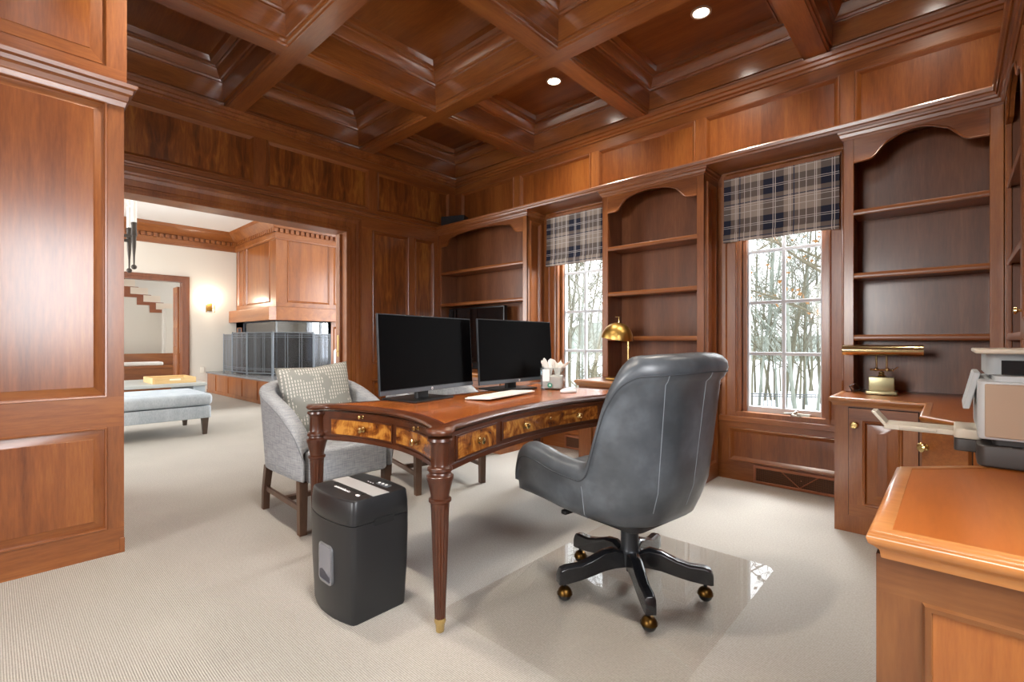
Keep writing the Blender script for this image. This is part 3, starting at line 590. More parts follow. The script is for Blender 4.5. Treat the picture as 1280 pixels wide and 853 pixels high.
# ------------------------------------------------------------------ built-in bookcases (local: x along the front, y into the wall)
bcrown = [(0, -0.052), (0.004, -0.052), (0.008, -0.040), (0.014, -0.036), (0.018, -0.018), (0.026, -0.012), (0.028, 0.0), (0, 0.0)]
def valance_outline(a, b, top):
    n = 8; L = [(a, 2.195), (a+0.075, 2.200)]
    def s(x0, z0, x1, z1):
        return [(x0+(x1-x0)*t, z0+(z1-z0)*(3*t*t-2*t*t*t)) for t in [i/n for i in range(1, n+1)]]
    L += s(a+0.075, 2.200, a+0.185, 2.292); m = (a+b)/2
    arc = [(x, 2.292+0.038*(1-((x-m)/(m-a-0.185))**2)) for x in [a+0.185+(m-a-0.185)*i/6 for i in range(1, 7)]]
    L += arc
    left = L[:]; right = [(2*m-x, z) for x, z in reversed(left[:-1])]
    return left+right+[(b, top), (a, top)]
def bookcase(loc, rz, Wd, depth, z0, label, sl=0.055, sr=0.055, shelves=(1.885, 1.49, 1.105), side_l=True, side_r=True, val=True, ret=(True, True), side_floor=False, group='built-in cherry bookcases'):
    t = thing('bookcase', label, 'bookcase', loc, rz, group); top = 2.352
    for xa, xb in ((0, sl), (Wd-sr, Wd)): bm = new(); box(bm, xa, 0, z0, xb, 0.022, top+0.04); obj('stile', bm, Wz, t, bevel=0.004)
    for sx, on_ in ((0, side_l), (1, side_r)):
        if not on_: continue
        x = sx*Wd; zz = 0 if (side_floor and sx == 1) else z0
        bm = new()
        if sx == 0: paneled(bm, (0, depth, zz), (0, -1, 0), (0, 0, 1), (-1, 0, 0), depth, top-zz+0.04, [(0.05, 0.06, depth-0.05, top-zz-0.05)]); face(bm, [(0.03, 0.02, z0), (0.03, depth, z0), (0.03, depth, top+.04), (0.03, 0.02, top+.04)])
        else:
            rr = [(0.05, z0-zz+0.06, depth-0.05, top-zz-0.05)] + ([(0.05, 0.14, depth-0.05, 0.66)] if zz == 0 else [])
            paneled(bm, (Wd, 0, zz), (0, 1, 0), (0, 0, 1), (1, 0, 0), depth, top-zz+0.04, rr); face(bm, [(Wd-0.03, 0.02, z0), (Wd-0.03, depth, z0), (Wd-0.03, depth, top+.04), (Wd-0.03, 0.02, top+.04)])
        obj('side_panel', bm, [Wz, Wx, Wp], t)
    bm = new(); box(bm, sl-0.02, depth-0.02, z0, Wd-sr+0.02, depth-0.005, top+0.04); obj('back_panel', bm, Wb, t)
    bm = new(); face(bm, [(sl-0.012, 0.02, z0), (sl-0.012, depth, z0), (sl-0.012, depth, top), (sl-0.012, 0.02, top)]); obj('inner_side', bm, Wb, t); bm = new(); face(bm, [(Wd-sr+0.012, 0.02, z0), (Wd-sr+0.012, depth, z0), (Wd-sr+0.012, depth, top), (Wd-sr+0.012, 0.02, top)]); obj('inner_side', bm, Wb, t)
    for z in shelves:
        bm = new(); box(bm, sl-0.010, 0.015, z-0.012, Wd-sr+0.010, depth-0.02, z+0.012)
        sweep(bm, [(sl-0.010, 0.015, z), (Wd-sr+0.010, 0.015, z)], (0, 0, 1), [(0, -0.021), (0.010, -0.021), (0.014, -0.012), (0.012, 0.006), (0.008, 0.014), (0, 0.014)])
        obj('shelf', bm, Wx, t, bevel=0.001)
    if val:
        bm = new(); prism(bm, valance_outline(sl, Wd-sr, top+0.04), (0, 0, 0), (1, 0, 0), (0, 0, 1), (0, 1, 0), 0.022); obj('arched_valance', bm, Wx, t, angle=30)
        ol = valance_outline(sl, Wd-sr, 0)[:-2]; bm = new(); tube(bm, [(x, -0.001, z) for x, z in ol], 0.006, 6); obj('valance_bead', bm, Wx, t)
    bm = new(); p = [(0, 0, 2.395), (Wd, 0, 2.395)]
    if ret[0]: p = [(0, depth, 2.395)]+p
    if ret[1]: p = p+[(Wd, depth, 2.395)]
    sweep(bm, p, (0, 0, 1), bcrown); obj('crown_moulding', bm, Wx, t, angle=20)
    return t
bookcase((XA, 3.66, 0), 0, -3.16-XA, 0.28, 0.761, 'wide cherry bookcase in the far left corner holding a dark television', ret=(False, True), side_l=False, shelves=(1.885, 1.51))
bookcase((-2.28, 3.66, 0), 0, 0.89, 0.28, 0.761, 'narrow cherry bookcase standing between the two windows')
bookcase((-0.514, 3.66, 0), 0, 0.714, 0.28, 0.761, 'empty cherry bookcase right of the right window, behind the long brass lamp', sr=0.056, ret=(True, False), side_r=False)
bookcase((0.20, 3.64, 0), -PI/2, 0.86, 0.29, 0.761, 'cherry bookcase seen edge-on along the right wall behind the printer', sl=0.10, sr=0.06, side_l=False, side_r=False, ret=(False, False))
uc = thing('wall_cabinet', 'cherry upper cabinet at the right edge of the photo above the printer', 'cabinet', (0.20, 2.78, 0), -PI/2)
bm = new(); box(bm, 0, 0.02, 1.09, 1.5, 0.29, 2.39); obj('carcass', bm, Wz, uc)
for k in range(3):
    bm = new(); paneled(bm, (0.004+k*0.5, 0.0, 1.09), (1, 0, 0), (0, 0, 1), (0, -1, 0), 0.492, 1.29, [(0.07, 0.07, 0.422, 1.22)], prof=RAISED); x = 0.004+k*0.5
    for q in ([(x, 0, 1.09), (x, 0.02, 1.09), (x, 0.02, 2.38), (x, 0, 2.38)], [(x, 0, 1.09), (x+.492, 0, 1.09), (x+.492, .02, 1.09), (x, .02, 1.09)]): face(bm, q)
    d = obj('door', bm, [Wz, Wy, Wp], uc); bm = new(); lathe(bm, [(0.006, 0), (0.006, 0.012), (0.015, 0.018), (0.014, 0.026), (0, 0.029)], (x+0.04, 0, 1.2), axis='Y', M=Matrix.Rotation(PI, 3, 'X')); obj('knob', bm, brass, d)
bm = new(); sweep(bm, [(0, 0, 2.395), (1.5, 0, 2.395)], (0, 0, 1), bcrown); obj('crown_moulding', bm, Wy, uc, angle=20)

# base cabinets
gap_shade = plain('painted_gap_shade', '#1d0f08', 0.8)
def door(parent, O, U, N, Wd, z0, H, knob=None, mats=None, flat=False):
    """raised panel door hung on a face; O lower left corner"""
    O, U, N = Vector(O), Vector(U), Vector(N); bm = new()
    paneled(bm, O+N*0.016+V(0, 0, z0), U, (0, 0, 1), N, Wd, H, [] if flat else [(0.062, 0.065, Wd-0.062, H-0.065)], prof=RAISED)
    a, b = O+V(0, 0, z0), O+U*Wd+V(0, 0, z0); c_, d_ = b+V(0, 0, H), a+V(0, 0, H)
    for p, q in ((a, b), (b, c_), (c_, d_), (d_, a)): face(bm, [p, q, q+N*0.016, p+N*0.016])
    d = obj('door', bm, mats or [Wz, Wx, Wp], parent)
    gb = new(); e_ = 0.004; q0 = O-U*e_+V(0, 0, z0-e_); loft(gb, [[q0+N*n_, q0+U*(Wd+2*e_)+N*n_, q0+U*(Wd+2*e_)+V(0, 0, H+2*e_)+N*n_, q0+V(0, 0, H+2*e_)+N*n_] for n_ in (0.0, 0.0012)]); obj('gap_shade_board', gb, gap_shade, d)  # thin dark board paints the shade of the reveal around the door
    if knob:
        ku, kz = knob; kb = new(); c0 = O+U*ku+V(0, 0, kz)+N*0.016
        Rm = V(0, 0, 1).rotation_difference(N).to_matrix()
        lathe(kb, [(0.013, 0), (0.013, 0.003), (0.007, 0.005), (0.006, 0.014), (0.018, 0.020), (0.0195, 0.027), (0.014, 0.032), (0, 0.033)], c0, 20, M=Rm)
        tag(obj('knob', kb, brass, d), 'round brass knob')
    return d
def base_cab(label, poly, doors, side=None):   # side: x of a panelled right end
    t = thing('base_cabinet', label, 'cabinet', (0, 0, 0), 0, 'cherry base cabinets')
    bm = new(); loft(bm, [[V(x, y, 0) for x, y in poly], [V(x, y, 0.715) for x, y in poly]]); obj('carcass', bm, Wz, t, smooth=False)
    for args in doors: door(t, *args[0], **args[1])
    if side:
        y0, y1 = poly[1][1], 3.935; bm = new(); paneled(bm, (side, y0, 0), (0, 1, 0), (0, 0, 1), (1, 0, 0), y1-y0, 0.715, [(0.05, 0.12, 0.30, 0.66), (0.36, 0.12, y1-y0-0.05, 0.66)]); obj('side_panel', bm, [Wz, Wy, Wp], t)
    return t
base_cab('cherry base cabinet in the far left corner under the television', [(XA+0.03, 3.29), (-3.17, 3.29), (-3.17, 3.935), (XA+0.03, 3.935)],
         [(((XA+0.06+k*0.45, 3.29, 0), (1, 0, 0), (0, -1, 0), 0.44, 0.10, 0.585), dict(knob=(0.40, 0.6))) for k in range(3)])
base_cab('cherry base cabinet between the windows, behind the desk chair', [(-2.275, 3.29), (-1.384, 3.29), (-1.384, 3.935), (-2.275, 3.935)],
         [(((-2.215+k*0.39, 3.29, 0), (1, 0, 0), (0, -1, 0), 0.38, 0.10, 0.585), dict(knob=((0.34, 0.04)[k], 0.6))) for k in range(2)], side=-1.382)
base_cab('cherry base cabinet with raised panel door under the long brass lamp', [(-0.505, 3.294), (-0.095, 3.294), (-0.095, 3.935), (-0.505, 3.935)],
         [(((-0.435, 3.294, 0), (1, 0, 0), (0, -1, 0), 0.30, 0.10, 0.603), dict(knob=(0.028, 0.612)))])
s2 = 2**-0.5
t = base_cab('corner cherry base cabinet with angled door behind the printer tray', [(-0.092, 3.30), (-0.092, 2.715), (0.068, 2.555), (0.49, 2.555), (0.49, 3.30)],
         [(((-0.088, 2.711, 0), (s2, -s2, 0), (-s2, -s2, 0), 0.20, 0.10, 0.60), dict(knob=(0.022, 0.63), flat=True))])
t = base_cab('near cherry cabinet with panelled end in the bottom right corner', [(-0.075, 1.036), (-0.075, 1.55), (0.075, 1.705), (0.49, 1.705), (0.49, 1.036)], [])
bm = new(); paneled(bm, (-0.098, 1.034, 0), (1, 0, 0), (0, 0, 1), (0, -1, 0), 0.588, 0.715, [(0.060, 0.10, 0.53, 0.652)], prof=[(0, 0), (0.004, 0.005), (0.012, 0.004), (0.015, -0.010), (0.062, -0.016), (0.065, -0.025), (0.070, -0.025)])
face(bm, [(-0.098, 1.034, 0), (-0.098, 1.5, 0), (-0.098, 1.5, 0.715), (-0.098, 1.034, 0.715)]); obj('end_panel', bm, [wood('cherry_end_upright', '#4f2c13', '#683d1d', '#7e512a', axis='Z', fig=0.2, stripw=0.3), wood('cherry_end_level', '#4f2c13', '#683d1d', '#7e512a', axis='X', fig=0.2, stripw=0.3), wood('cherry_end_panel', '#4f2c13', '#683d1d', '#7e512a', axis='Z', fig=0.25, stripw=0.3)], t)
# open knee space between the two cabinets of the right wall
kb = thing('cabinet_panel', 'recessed cherry back board of the knee space under the printer', 'panel', (0, 0, 0)); bm = new(); box(bm, 0.44, 1.71, 0, 0.49, 2.55, 0.715); obj('board', bm, Wz, kb)
# worktops
nose = [(-0.012, 0.0), (0.010, 0.0), (0.018, -0.004), (0.021, -0.012), (0.018, -0.022), (0.010, -0.028), (0.004, -0.034), (0.002, -0.047), (-0.012, -0.047)]
Wedge = wood('light_cherry_edge', '#8a5026', '#a86a36', '#c0874c', axis='X', rough=0.28, coat=0.4)
def worktop(label, poly, path, mat):
    t = thing('countertop', label, 'countertop', (0, 0, 0), 0, None)
    bm = new(); loft(bm, [[V(x, y, z) for x, y in poly] for z in (0.716, 0.7605)]); obj('top_board', bm, mat, t, smooth=False)
    bm = new(); sweep(bm, [(x, y, 0.762) for x, y in path], (0, 0, 1), nose); tag(obj('edge_moulding', bm, Wedge, t, angle=50), 'lighter rounded edge moulding')
worktop('cherry worktop in the far left corner under the television', [(XA, 3.28), (-3.16, 3.28), (-3.16, YB), (XA, YB)], [(XA, 3.28), (-3.16, 3.28), (-3.16, YB)], Wx)
worktop('cherry worktop between the windows carrying the dome lamp', [(-2.285, 3.28), (-1.375, 3.28), (-1.375, YB), (-2.285, YB)], [(-2.285, YB), (-2.285, 3.28), (-1.375, 3.28), (-1.375, YB)], Wx)
pts = [(-0.51, YB), (-0.51, 3.28), (-0.088, 3.28), (-0.088, 2.70), (0.072, 2.54), (0.072, 1.72), (-0.088, 1.56), (-0.088, 1.02), (XC, 1.02)]
worktop('long orange-brown cherry worktop with angled corners carrying the printer', pts+[(XC, YB)], pts, Wt)

# floor registers under the windows
cop = plain('copper_painted_register', '#a5694a', 0.4, 0.2); dkm = plain('dark_register_mesh', '#4a3428', 0.7)
for k, c in enumerate(WC):
    v = thing('floor_register', ['copper brown wall register below the left window, seen under the desk', 'copper brown wall register with chevron bars below the right window'][k], 'vent', (c-0.185, YB-0.001, 0.0), 0, None); Wv = 0.57
    bm = new()
    for a_ in ((0, -0.014, 0.004, Wv, 0, 0.022), (0, -0.014, 0.118, Wv, 0, 0.136), (0, -0.014, 0.022, 0.018, 0, 0.118), (Wv-0.018, -0.014, 0.022, Wv, 0, 0.118)): box(bm, *a_)
    obj('register_frame', bm, cop, v, bevel=0.002)
    bm = new(); box(bm, 0.018, -0.004, 0.022, Wv-0.018, -0.001, 0.118); g = obj('backing', bm, dkm, v)
    bm = new(); nn = 60
    for q in range(nn): x = 0.02+(Wv-0.04)*q/nn; box(bm, x, -0.007, 0.022, x+0.0025, -0.004, 0.118)
    for q in range(9): z = 0.03+q*0.01; box(bm, 0.018, -0.007, z, Wv-0.018, -0.0045, z+0.0022)
    obj('grille', bm, plain('brown_register_grille_%d' % k, '#7a5138', 0.5, 0.2), v)
    m = Wv*0.54
    for x0, x1 in ((m-0.115, m), (m+0.115, m)):
        bm = new(); tube(bm, [(x0, -0.008, 0.118), (x1, -0.008, 0.022)], 0.004, 6); obj('chevron_bar', bm, cop, v)
    bm = new(); tube(bm, [(m+0.01, -0.004, 0.075), (m+0.01, -0.018, 0.08)], 0.004, 6); obj('damper_lever', bm, cop, v)

# plaid roman shades
def m_plaid():
    t = NT('plaid_linen'); c = t.n('ShaderNodeTexCoord'); sp = t.n('ShaderNodeSeparateXYZ'); t.l(c.outputs['Object'], sp.inputs[0])
    def band(o, per, lo, hi, off=0.0):
        a = t.n('ShaderNodeMath', operation='ADD'); a.inputs[1].default_value = off+per*40; t.l(o, a.inputs[0])
        d = t.n('ShaderNodeMath', operation='DIVIDE'); d.inputs[1].default_value = per; t.l(a.outputs[0], d.inputs[0])
        f = t.n('ShaderNodeMath', operation='FRACT'); t.l(d.outputs[0], f.inputs[0])
        g = t.n('ShaderNodeMath', operation='COMPARE'); g.inputs[1].default_value = (lo+hi)/2; g.inputs[2].default_value = (hi-lo)/2; t.l(f.outputs[0], g.inputs[0]); return g.outputs[0]
    X, Z = sp.outputs[0], sp.outputs[2]; PX, PZ, ox, oz = 0.365, 0.265, -0.005, 0.02
    dx = band(X, PX, 0.76, 1.0, ox); dx2 = band(X, PX, 0.0, 0.13, ox)
    mxx = t.n('ShaderNodeMath', operation='MAXIMUM'); t.l(dx, mxx.inputs[0]); t.l(dx2, mxx.inputs[1])
    dz = band(Z, PZ, 0.30, 0.72, oz)
    s_ = t.n('ShaderNodeMath', operation='ADD'); t.l(mxx.outputs[0], s_.inputs[0]); t.l(dz, s_.inputs[1])
    h = t.n('ShaderNodeMath', operation='MULTIPLY'); h.inputs[1].default_value = 0.5; t.l(s_.outputs[0], h.inputs[0])
    r = t.n('ShaderNodeValToRGB'); e = r.color_ramp.elements; r.color_ramp.interpolation = 'CONSTANT'; e[0].position = 0; e[0].color = lin('#ab9f93'); e[1].position = 0.3; e[1].color = lin('#756b65'); q = e.new(0.8); q.color = lin('#262b3e'); t.l(h.outputs[0], r.inputs[0]); col = r.outputs[0]
    wl = None
    for o, per, off, lst in ((X, PX, ox, (0.22, 0.25, 0.40, 0.52, 0.66, 0.69, 0.94, 0.98)), (Z, PZ, oz, (0.06, 0.12, 0.49, 0.54, 0.90))):
        for p in lst:
            b = band(o, per, p-0.0065, p+0.0065, off)
            if wl is None: wl = b
            else: m_ = t.n('ShaderNodeMath', operation='MAXIMUM'); t.l(wl, m_.inputs[0]); t.l(b, m_.inputs[1]); wl = m_.outputs[0]
    nv = band(X, PX, 0.30, 0.32, ox); nz = band(Z, PZ, 0.155, 0.18, oz); m_ = t.n('ShaderNodeMath', operation='MAXIMUM'); t.l(nv, m_.inputs[0]); t.l(nz, m_.inputs[1])
    col = t.mix(col, lin('#3a4258'), m_.outputs[0]); 
    wf = t.n('ShaderNodeMath', operation='MULTIPLY'); wf.inputs[1].default_value = 0.85; t.l(wl, wf.inputs[0]); col = t.mix(col, lin('#e4e0db'), wf.outputs[0])
    n = t.n('ShaderNodeTexNoise'); n.inputs['Scale'].default_value = 500; t.l(c.outputs['Object'], n.inputs['Vector'])
    t.l(col, t.b.inputs['Base Color']); t.b.inputs['Roughness'].default_value = 0.9; t.bump(n.outputs[0], 0.2, 0.001)
    t.b.inputs['Subsurface Weight'].default_value = 0.0
    return t.m
plaid = m_plaid()
for k, c in enumerate(WC):
    bl = thing('roman_shade', ['plaid roman shade half lowered over the left window', 'plaid roman shade half lowered over the right window'][k], 'window shade', (c-0.377-0.010, YB-0.05, 1.842), 0, None)
    prof = [(0.02, 0.495), (0.0, 0.493), (-0.002, 0.2), (-0.006, 0.075), (-0.012, 0.066), (-0.016, 0.05), (-0.018, 0.02), (-0.014, 0.004), (0.0, 0.0), (0.004, 0.02), (0.006, 0.06), (0.012, 0.2), (0.02, 0.4)]
    bm = new(); rings = []
    for i in range(13):
        x = 0.754*i/12; rings.append([V(x, y+0.0015*math.sin(i*1.3), z+0.003*math.sin(i*0.9)*(1 if z < 0.1 else 0)) for y, z in prof])
    loft(bm, rings); obj('shade_fabric', bm, plaid, bl, angle=60)
    bm = new(); box(bm, -0.004, 0.0, 0.495, 0.758, 0.045, 0.52); obj('head_rail', bm, Wz, bl, bevel=0.002)
# television in the left bookcase
tv = thing('television', 'dark flat television standing in the far left bookcase behind the monitors', 'television', (-4.045, 3.80, 0.763), 0)
scr = plain('black_glass_screen', '#0a0b0d', 0.12, coat=0.5)
bm = new(); rbox(bm, (0, 0, 0.06), 0.93, 0.05, 0.645, 0.008, er=0.004); obj('screen_body', bm, plain('tv_black', '#19191b', 0.35), tv)
bm = new(); box(bm, -0.45, -0.0265, 0.075, 0.45, -0.0255, 0.69); obj('screen', bm, scr, tv)
bm = new(); rbox(bm, (0, 0, 0), 0.45, 0.10, 0.012, 0.02, er=0.004); rbox(bm, (0, 0.01, 0.01), 0.12, 0.04, 0.07, 0.01); obj('stand', bm, black, tv)
sp = thing('speaker', 'small black box speaker standing on the ledge in the far corner', 'speaker', (-4.37, 3.75, 2.44), math.radians(25))
bm = new(); rbox(bm, (0, 0, 0), 0.30, 0.13, 0.115, 0.012, er=0.006); obj('cabinet', bm, black, sp); bm = new(); rbox(bm, (0, -0.068, 0.008), 0.28, 0.01, 0.10, 0.004); obj('grille_cloth', bm, plain('black_grille_cloth', '#26282b', 0.9), sp)
# brass dome lamp between the windows
dl = thing('table_lamp', 'brass dome table lamp on the worktop between the windows', 'lamp', (-2.03, 3.50, 0.762), 0)
bm = new(); rbox(bm, (0.03, 0, 0), 0.24, 0.13, 0.016, 0.02, er=0.004); obj('base', bm, brass_dk, dl)
bm = new(); tube(bm, [(0.088, 0.01, 0.012), (0.088, 0.01, 0.395), (0.075, 0.008, 0.425), (0.02, 0, 0.435), (-0.01, 0, 0.43)], 0.0105, 12); tube(bm, [(0.008, 0, 0.465), (0.010, 0, 0.515), (-0.022, 0, 0.518)], 0.006, 10); obj('stem', bm, brass, dl)
Mt = Matrix.Rotation(math.radians(9), 3, 'Y'); nd = 12; rr = 0.128
pro = [(rr*math.sin(PI/2*k/nd), 0.135*math.cos(PI/2*k/nd)) for k in range(nd+1)] + [(rr-0.003, 0.0)] + [((rr-0.003)*math.sin(PI/2*k/nd), 0.131*math.cos(PI/2*k/nd)) for k in range(nd, -1, -1)]
bm = new(); lathe(bm, pro, (-0.01, 0, 0.335), 32, M=Mt); obj('dome_shade', bm, plain('satin_brass_dome', '#cfa95e', 0.36, 1.0), dl)
bm = new(); lathe(bm, [(0, 0.02), (0.028, 0.03), (0.03, 0.05), (0.016, 0.085), (0.014, 0.12), (0, 0.12)], (-0.01, 0, 0.335), 16); obj('bulb', bm, plain('white_bulb', '#f2f2f2', 0.3), dl)
# brass piano lamp on the right worktop
pl = thing('desk_lamp', 'brass piano lamp with long tubular shade on the right worktop', 'lamp', (-0.315, 3.60, 0.762), math.radians(3))
ptb = plain('antique_polished_brass', '#cdb88c', 0.18, 1.0)
bm = new(); rbox(bm, (0, 0, 0), 0.150, 0.12, 0.022, 0.006, er=0.004); rbox(bm, (0, 0, 0.02), 0.122, 0.095, 0.085, 0.004, er=0.004); obj('base', bm, plain('aged_brass_block', '#a39b78', 0.3, 0.85), pl)
bm = new(); lathe(bm, [(0.018, 0.103), (0.022, 0.108), (0.012, 0.118), (0.016, 0.128), (0.010, 0.137), (0, 0.14)], n=18); tube(bm, [(-0.045, 0, 0.146), (0.055, 0, 0.146)], 0.006, 10)
for sx in (-1, 1): sphere(bm, (sx*0.026, 0, 0.148), 0.012); sphere(bm, (sx*0.05, 0, 0.146), 0.008)
obj('joint', bm, ptb, pl)
for sx in (-1, 1): bm = new(); tube(bm, [(sx*0.024, 0, 0.15), (sx*0.024, -0.02, 0.25)], 0.005, 10); obj('stem', bm, ptb, pl)
bm = new(); ro = 0.038; arc = [math.radians(a) for a in range(-60, 241, 15)]
ring = lambda x: [V(x, -0.03+ro*math.cos(q), 0.262+ro*0.85*math.sin(q)) for q in arc] + [V(x, -0.03+(ro-0.002)*math.cos(q), 0.262+(ro-0.002)*0.85*math.sin(q)) for q in reversed(arc)]
loft(bm, [ring(-0.19), ring(0.19)])
for x in (-0.19, 0.188): loft(bm, [[V(x+d_, -0.03+ro*math.cos(q), 0.262+ro*0.85*math.sin(q)) for q in arc] for d_ in (0, 0.002)])
obj('tube_shade', bm, ptb, pl)
bm = new(); tube(bm, [(-0.055, 0.02, 0.012), (-0.09, 0.03, 0.008), (-0.13, 0.02, 0.02), (-0.15, -0.01, 0.045), (-0.125, -0.03, 0.06), (-0.10, -0.01, 0.03), (-0.12, 0.03, 0.01), (-0.15, 0.05, 0.008), (-0.16, 0.02, 0.04), (-0.135, 0.0, 0.055)], 0.0028, 8); obj('power_cord', bm, plain('brown_cord', '#3b2a20', 0.5), pl)
bm = new(); tube(bm, [(0.055, 0, 0.146), (0.075, 0, 0.165)], 0.003, 8); obj('switch_key', bm, ptb, pl)
# ------------------------------------------------------------------ the writing desk
Dz = wood('mahogany_upright', '#2e150a', '#46210e', '#5d3016', axis='Z', coat=0.22, rough=0.34, scale=1.6)
Dy = wood('mahogany_level', '#34170a', '#4d250f', '#653518', axis='Y', coat=0.25, rough=0.33, scale=1.6)
bt = NT('burl_veneer'); bv = bt.coord((3.2, 3.2, 4.5)); bn1 = bt.n('ShaderNodeTexNoise'); bn1.inputs['Scale'].default_value = 2.4; bn1.inputs['Detail'].default_value = 6; bn1.inputs['Distortion'].default_value = 2.2; bt.l(bv, bn1.inputs['Vector'])
bv2 = bt.coord((40, 40, 9)); bn2 = bt.n('ShaderNodeTexNoise'); bn2.inputs['Scale'].default_value = 2.0; bn2.inputs['Detail'].default_value = 4; bn2.inputs['Distortion'].default_value = 1.0; bt.l(bv2, bn2.inputs['Vector'])
bmx = bt.n('ShaderNodeMath', operation='MULTIPLY_ADD'); bmx.inputs[1].default_value = 0.25; bt.l(bn2.outputs[0], bmx.inputs[0]); bm3 = bt.n('ShaderNodeMath', operation='MULTIPLY'); bm3.inputs[1].default_value = 0.76; bt.l(bn1.outputs[0], bm3.inputs[0]); bt.l(bm3.outputs[0], bmx.inputs[2])
bt.l(bt.ramp(bmx.outputs[0], [(0.36, lin('#4a210c')), (0.50, lin('#8b4f1c')), (0.64, lin('#c4873a'))]), bt.b.inputs['Base Color']); bt.b.inputs['Roughness'].default_value = 0.25; bt.b.inputs['Coat Weight'].default_value = 0.4; burl = bt.m
leather_top = NT('tooled_tan_leather'); v_ = leather_top.coord(); n_ = leather_top.n('ShaderNodeTexNoise'); n_.inputs['Scale'].default_value = 5; n_.inputs['Detail'].default_value = 4; leather_top.l(v_, n_.inputs['Vector'])
leather_top.l(leather_top.ramp(n_.outputs[0], [(0.35, lin('#984f1f')), (0.65, lin('#b3662c'))]), leather_top.b.inputs['Base Color']); leather_top.b.inputs['Roughness'].default_value = 0.27; leather_top.b.inputs['Coat Weight'].default_value = 0.2; leather_top = leather_top.m
dk = thing('writing_desk', 'mahogany writing desk with concave sides, burl drawers, brass knobs and tan leather top', 'desk', (0, 0, 0))
lx0, lx1, ly0, ly1 = -2.395, -1.405, 1.135, 2.895
SG = {'n': 0.135, 'r': 0.175, 'f': 0.135, 'l': 0.175}
def side_pt(sd, t, off=0.0, lo=0.0):
    """point on a concave side, t 0..1, off outward"""
    q = 4*t*(1-t)
    if sd == 'n': p = V(lx0+(lx1-lx0)*t, ly0+SG['n']*q, 0); d = V((lx1-lx0), SG['n']*4*(1-2*t), 0); n = V(d.y, -d.x, 0)
    if sd == 'r': p = V(lx1-SG['r']*q, ly0+(ly1-ly0)*t, 0); d = V(-SG['r']*4*(1-2*t), ly1-ly0, 0); n = V(d.y, -d.x, 0)
    if sd == 'f': p = V(lx1-(lx1-lx0)*t, ly1-SG['f']*q, 0); d = V(-(lx1-lx0), -SG['f']*4*(1-2*t), 0); n = V(d.y, -d.x, 0)
    if sd == 'l': p = V(lx0+SG['l']*q, ly1-(ly1-ly0)*t, 0); d = V(SG['l']*4*(1-2*t), -(ly1-ly0), 0); n = V(d.y, -d.x, 0)
    return p + n.normalized()*off
def outline(off, lobe, t0):
    out = []
    for sd, c, a0 in (('n', (lx1, ly0), -150), ('r', (lx1, ly1), -60), ('f', (lx0, ly1), 30), ('l', (lx0, ly0), 120)):
        for k in range(19): out.append(side_pt(sd, t0+(1-2*t0)*k/18, off))
        if lobe:
            for k in range(15): a_ = math.radians(a0+24+k*(210-48)/14); out.append(V(c[0]+lobe*math.cos(a_), c[1]+lobe*math.sin(a_), 0))
    return out
def slab(bm, ol, lv, mat=0):
    loft(bm, [[p*1.0+V(0, 0, z) for p in o_] for o_, z in zip(ol, lv)], mat)
T0 = 0.045
bm = new(); slab(bm, [outline(o_, l_, T0) for o_, l_ in ((0.008, 0.044), (0.011, 0.046), (0.012, 0.047), (0.018, 0.050), (0.021, 0.052), (0.018, 0.050), (0.014, 0.046))], [0.733, 0.734, 0.738, 0.740, 0.745, 0.751, 0.7555])
obj('desk_top', bm, Dy, dk, angle=50)
# leather writing surface with rounded corners and a dark tooled border
def inset(off, tb=0.075):
    out = []
    for sd in 'nrfl':
        for k in range(19): out.append(side_pt(sd, tb+(1-2*tb)*k/18, -off))
    return out
bm = new(); slab(bm, [inset(0.026), inset(0.026)], [0.7555, 0.7566]); obj('leather_border', bm, plain('dark_tooled_border', '#5a2411', 0.35, coat=0.3), dk)
bm = new(); slab(bm, [inset(0.038, 0.082), inset(0.038, 0.082)], [0.7560, 0.7572]); obj('leather_inlay', bm, leather_top, dk)
def strip(bm, sd, t0, t1, o0, o1, z0, z1, n=14, mat=0):
    loft(bm, [[side_pt(sd, t0+(t1-t0)*k/n, o)+V(0, 0, z) for o, z in ((o0, z0), (o1, z0), (o1, z1), (o0, z1))] for k in range(n+1)], mat)
for sd, nm in (('n', 'end'), ('r', 'front'), ('f', 'end'), ('l', 'back')):
    bm = new(); strip(bm, sd, 0.03, 0.97, -0.03, 0.0, 0.592, 0.724); strip(bm, sd, 0.04, 0.96, 0.0, 0.008, 0.586, 0.600); strip(bm, sd, 0.04, 0.96, -0.02, 0.006, 0.580, 0.590)
    obj('apron', bm, Dy, dk)
def desk_knob(parent, sd, t, z, r=0.014, off=0.012):
    p, q = side_pt(sd, t, off), side_pt(sd, t, off+1); n = q-p; Rm = V(0, 0, 1).rotation_difference(n).to_matrix(); b = new()
    lathe(b, [(r*0.95, 0), (r*0.95, 0.002), (r*0.5, 0.004), (r*0.42, 0.012), (r*0.85, 0.016), (r*1.05, 0.021), (r*0.9, 0.026), (r*0.45, 0.0275), (0, 0.028)], p+V(0, 0, z), 12, M=Rm)
    tag(obj('knob', b, brass, parent, angle=20), 'turned brass knob')
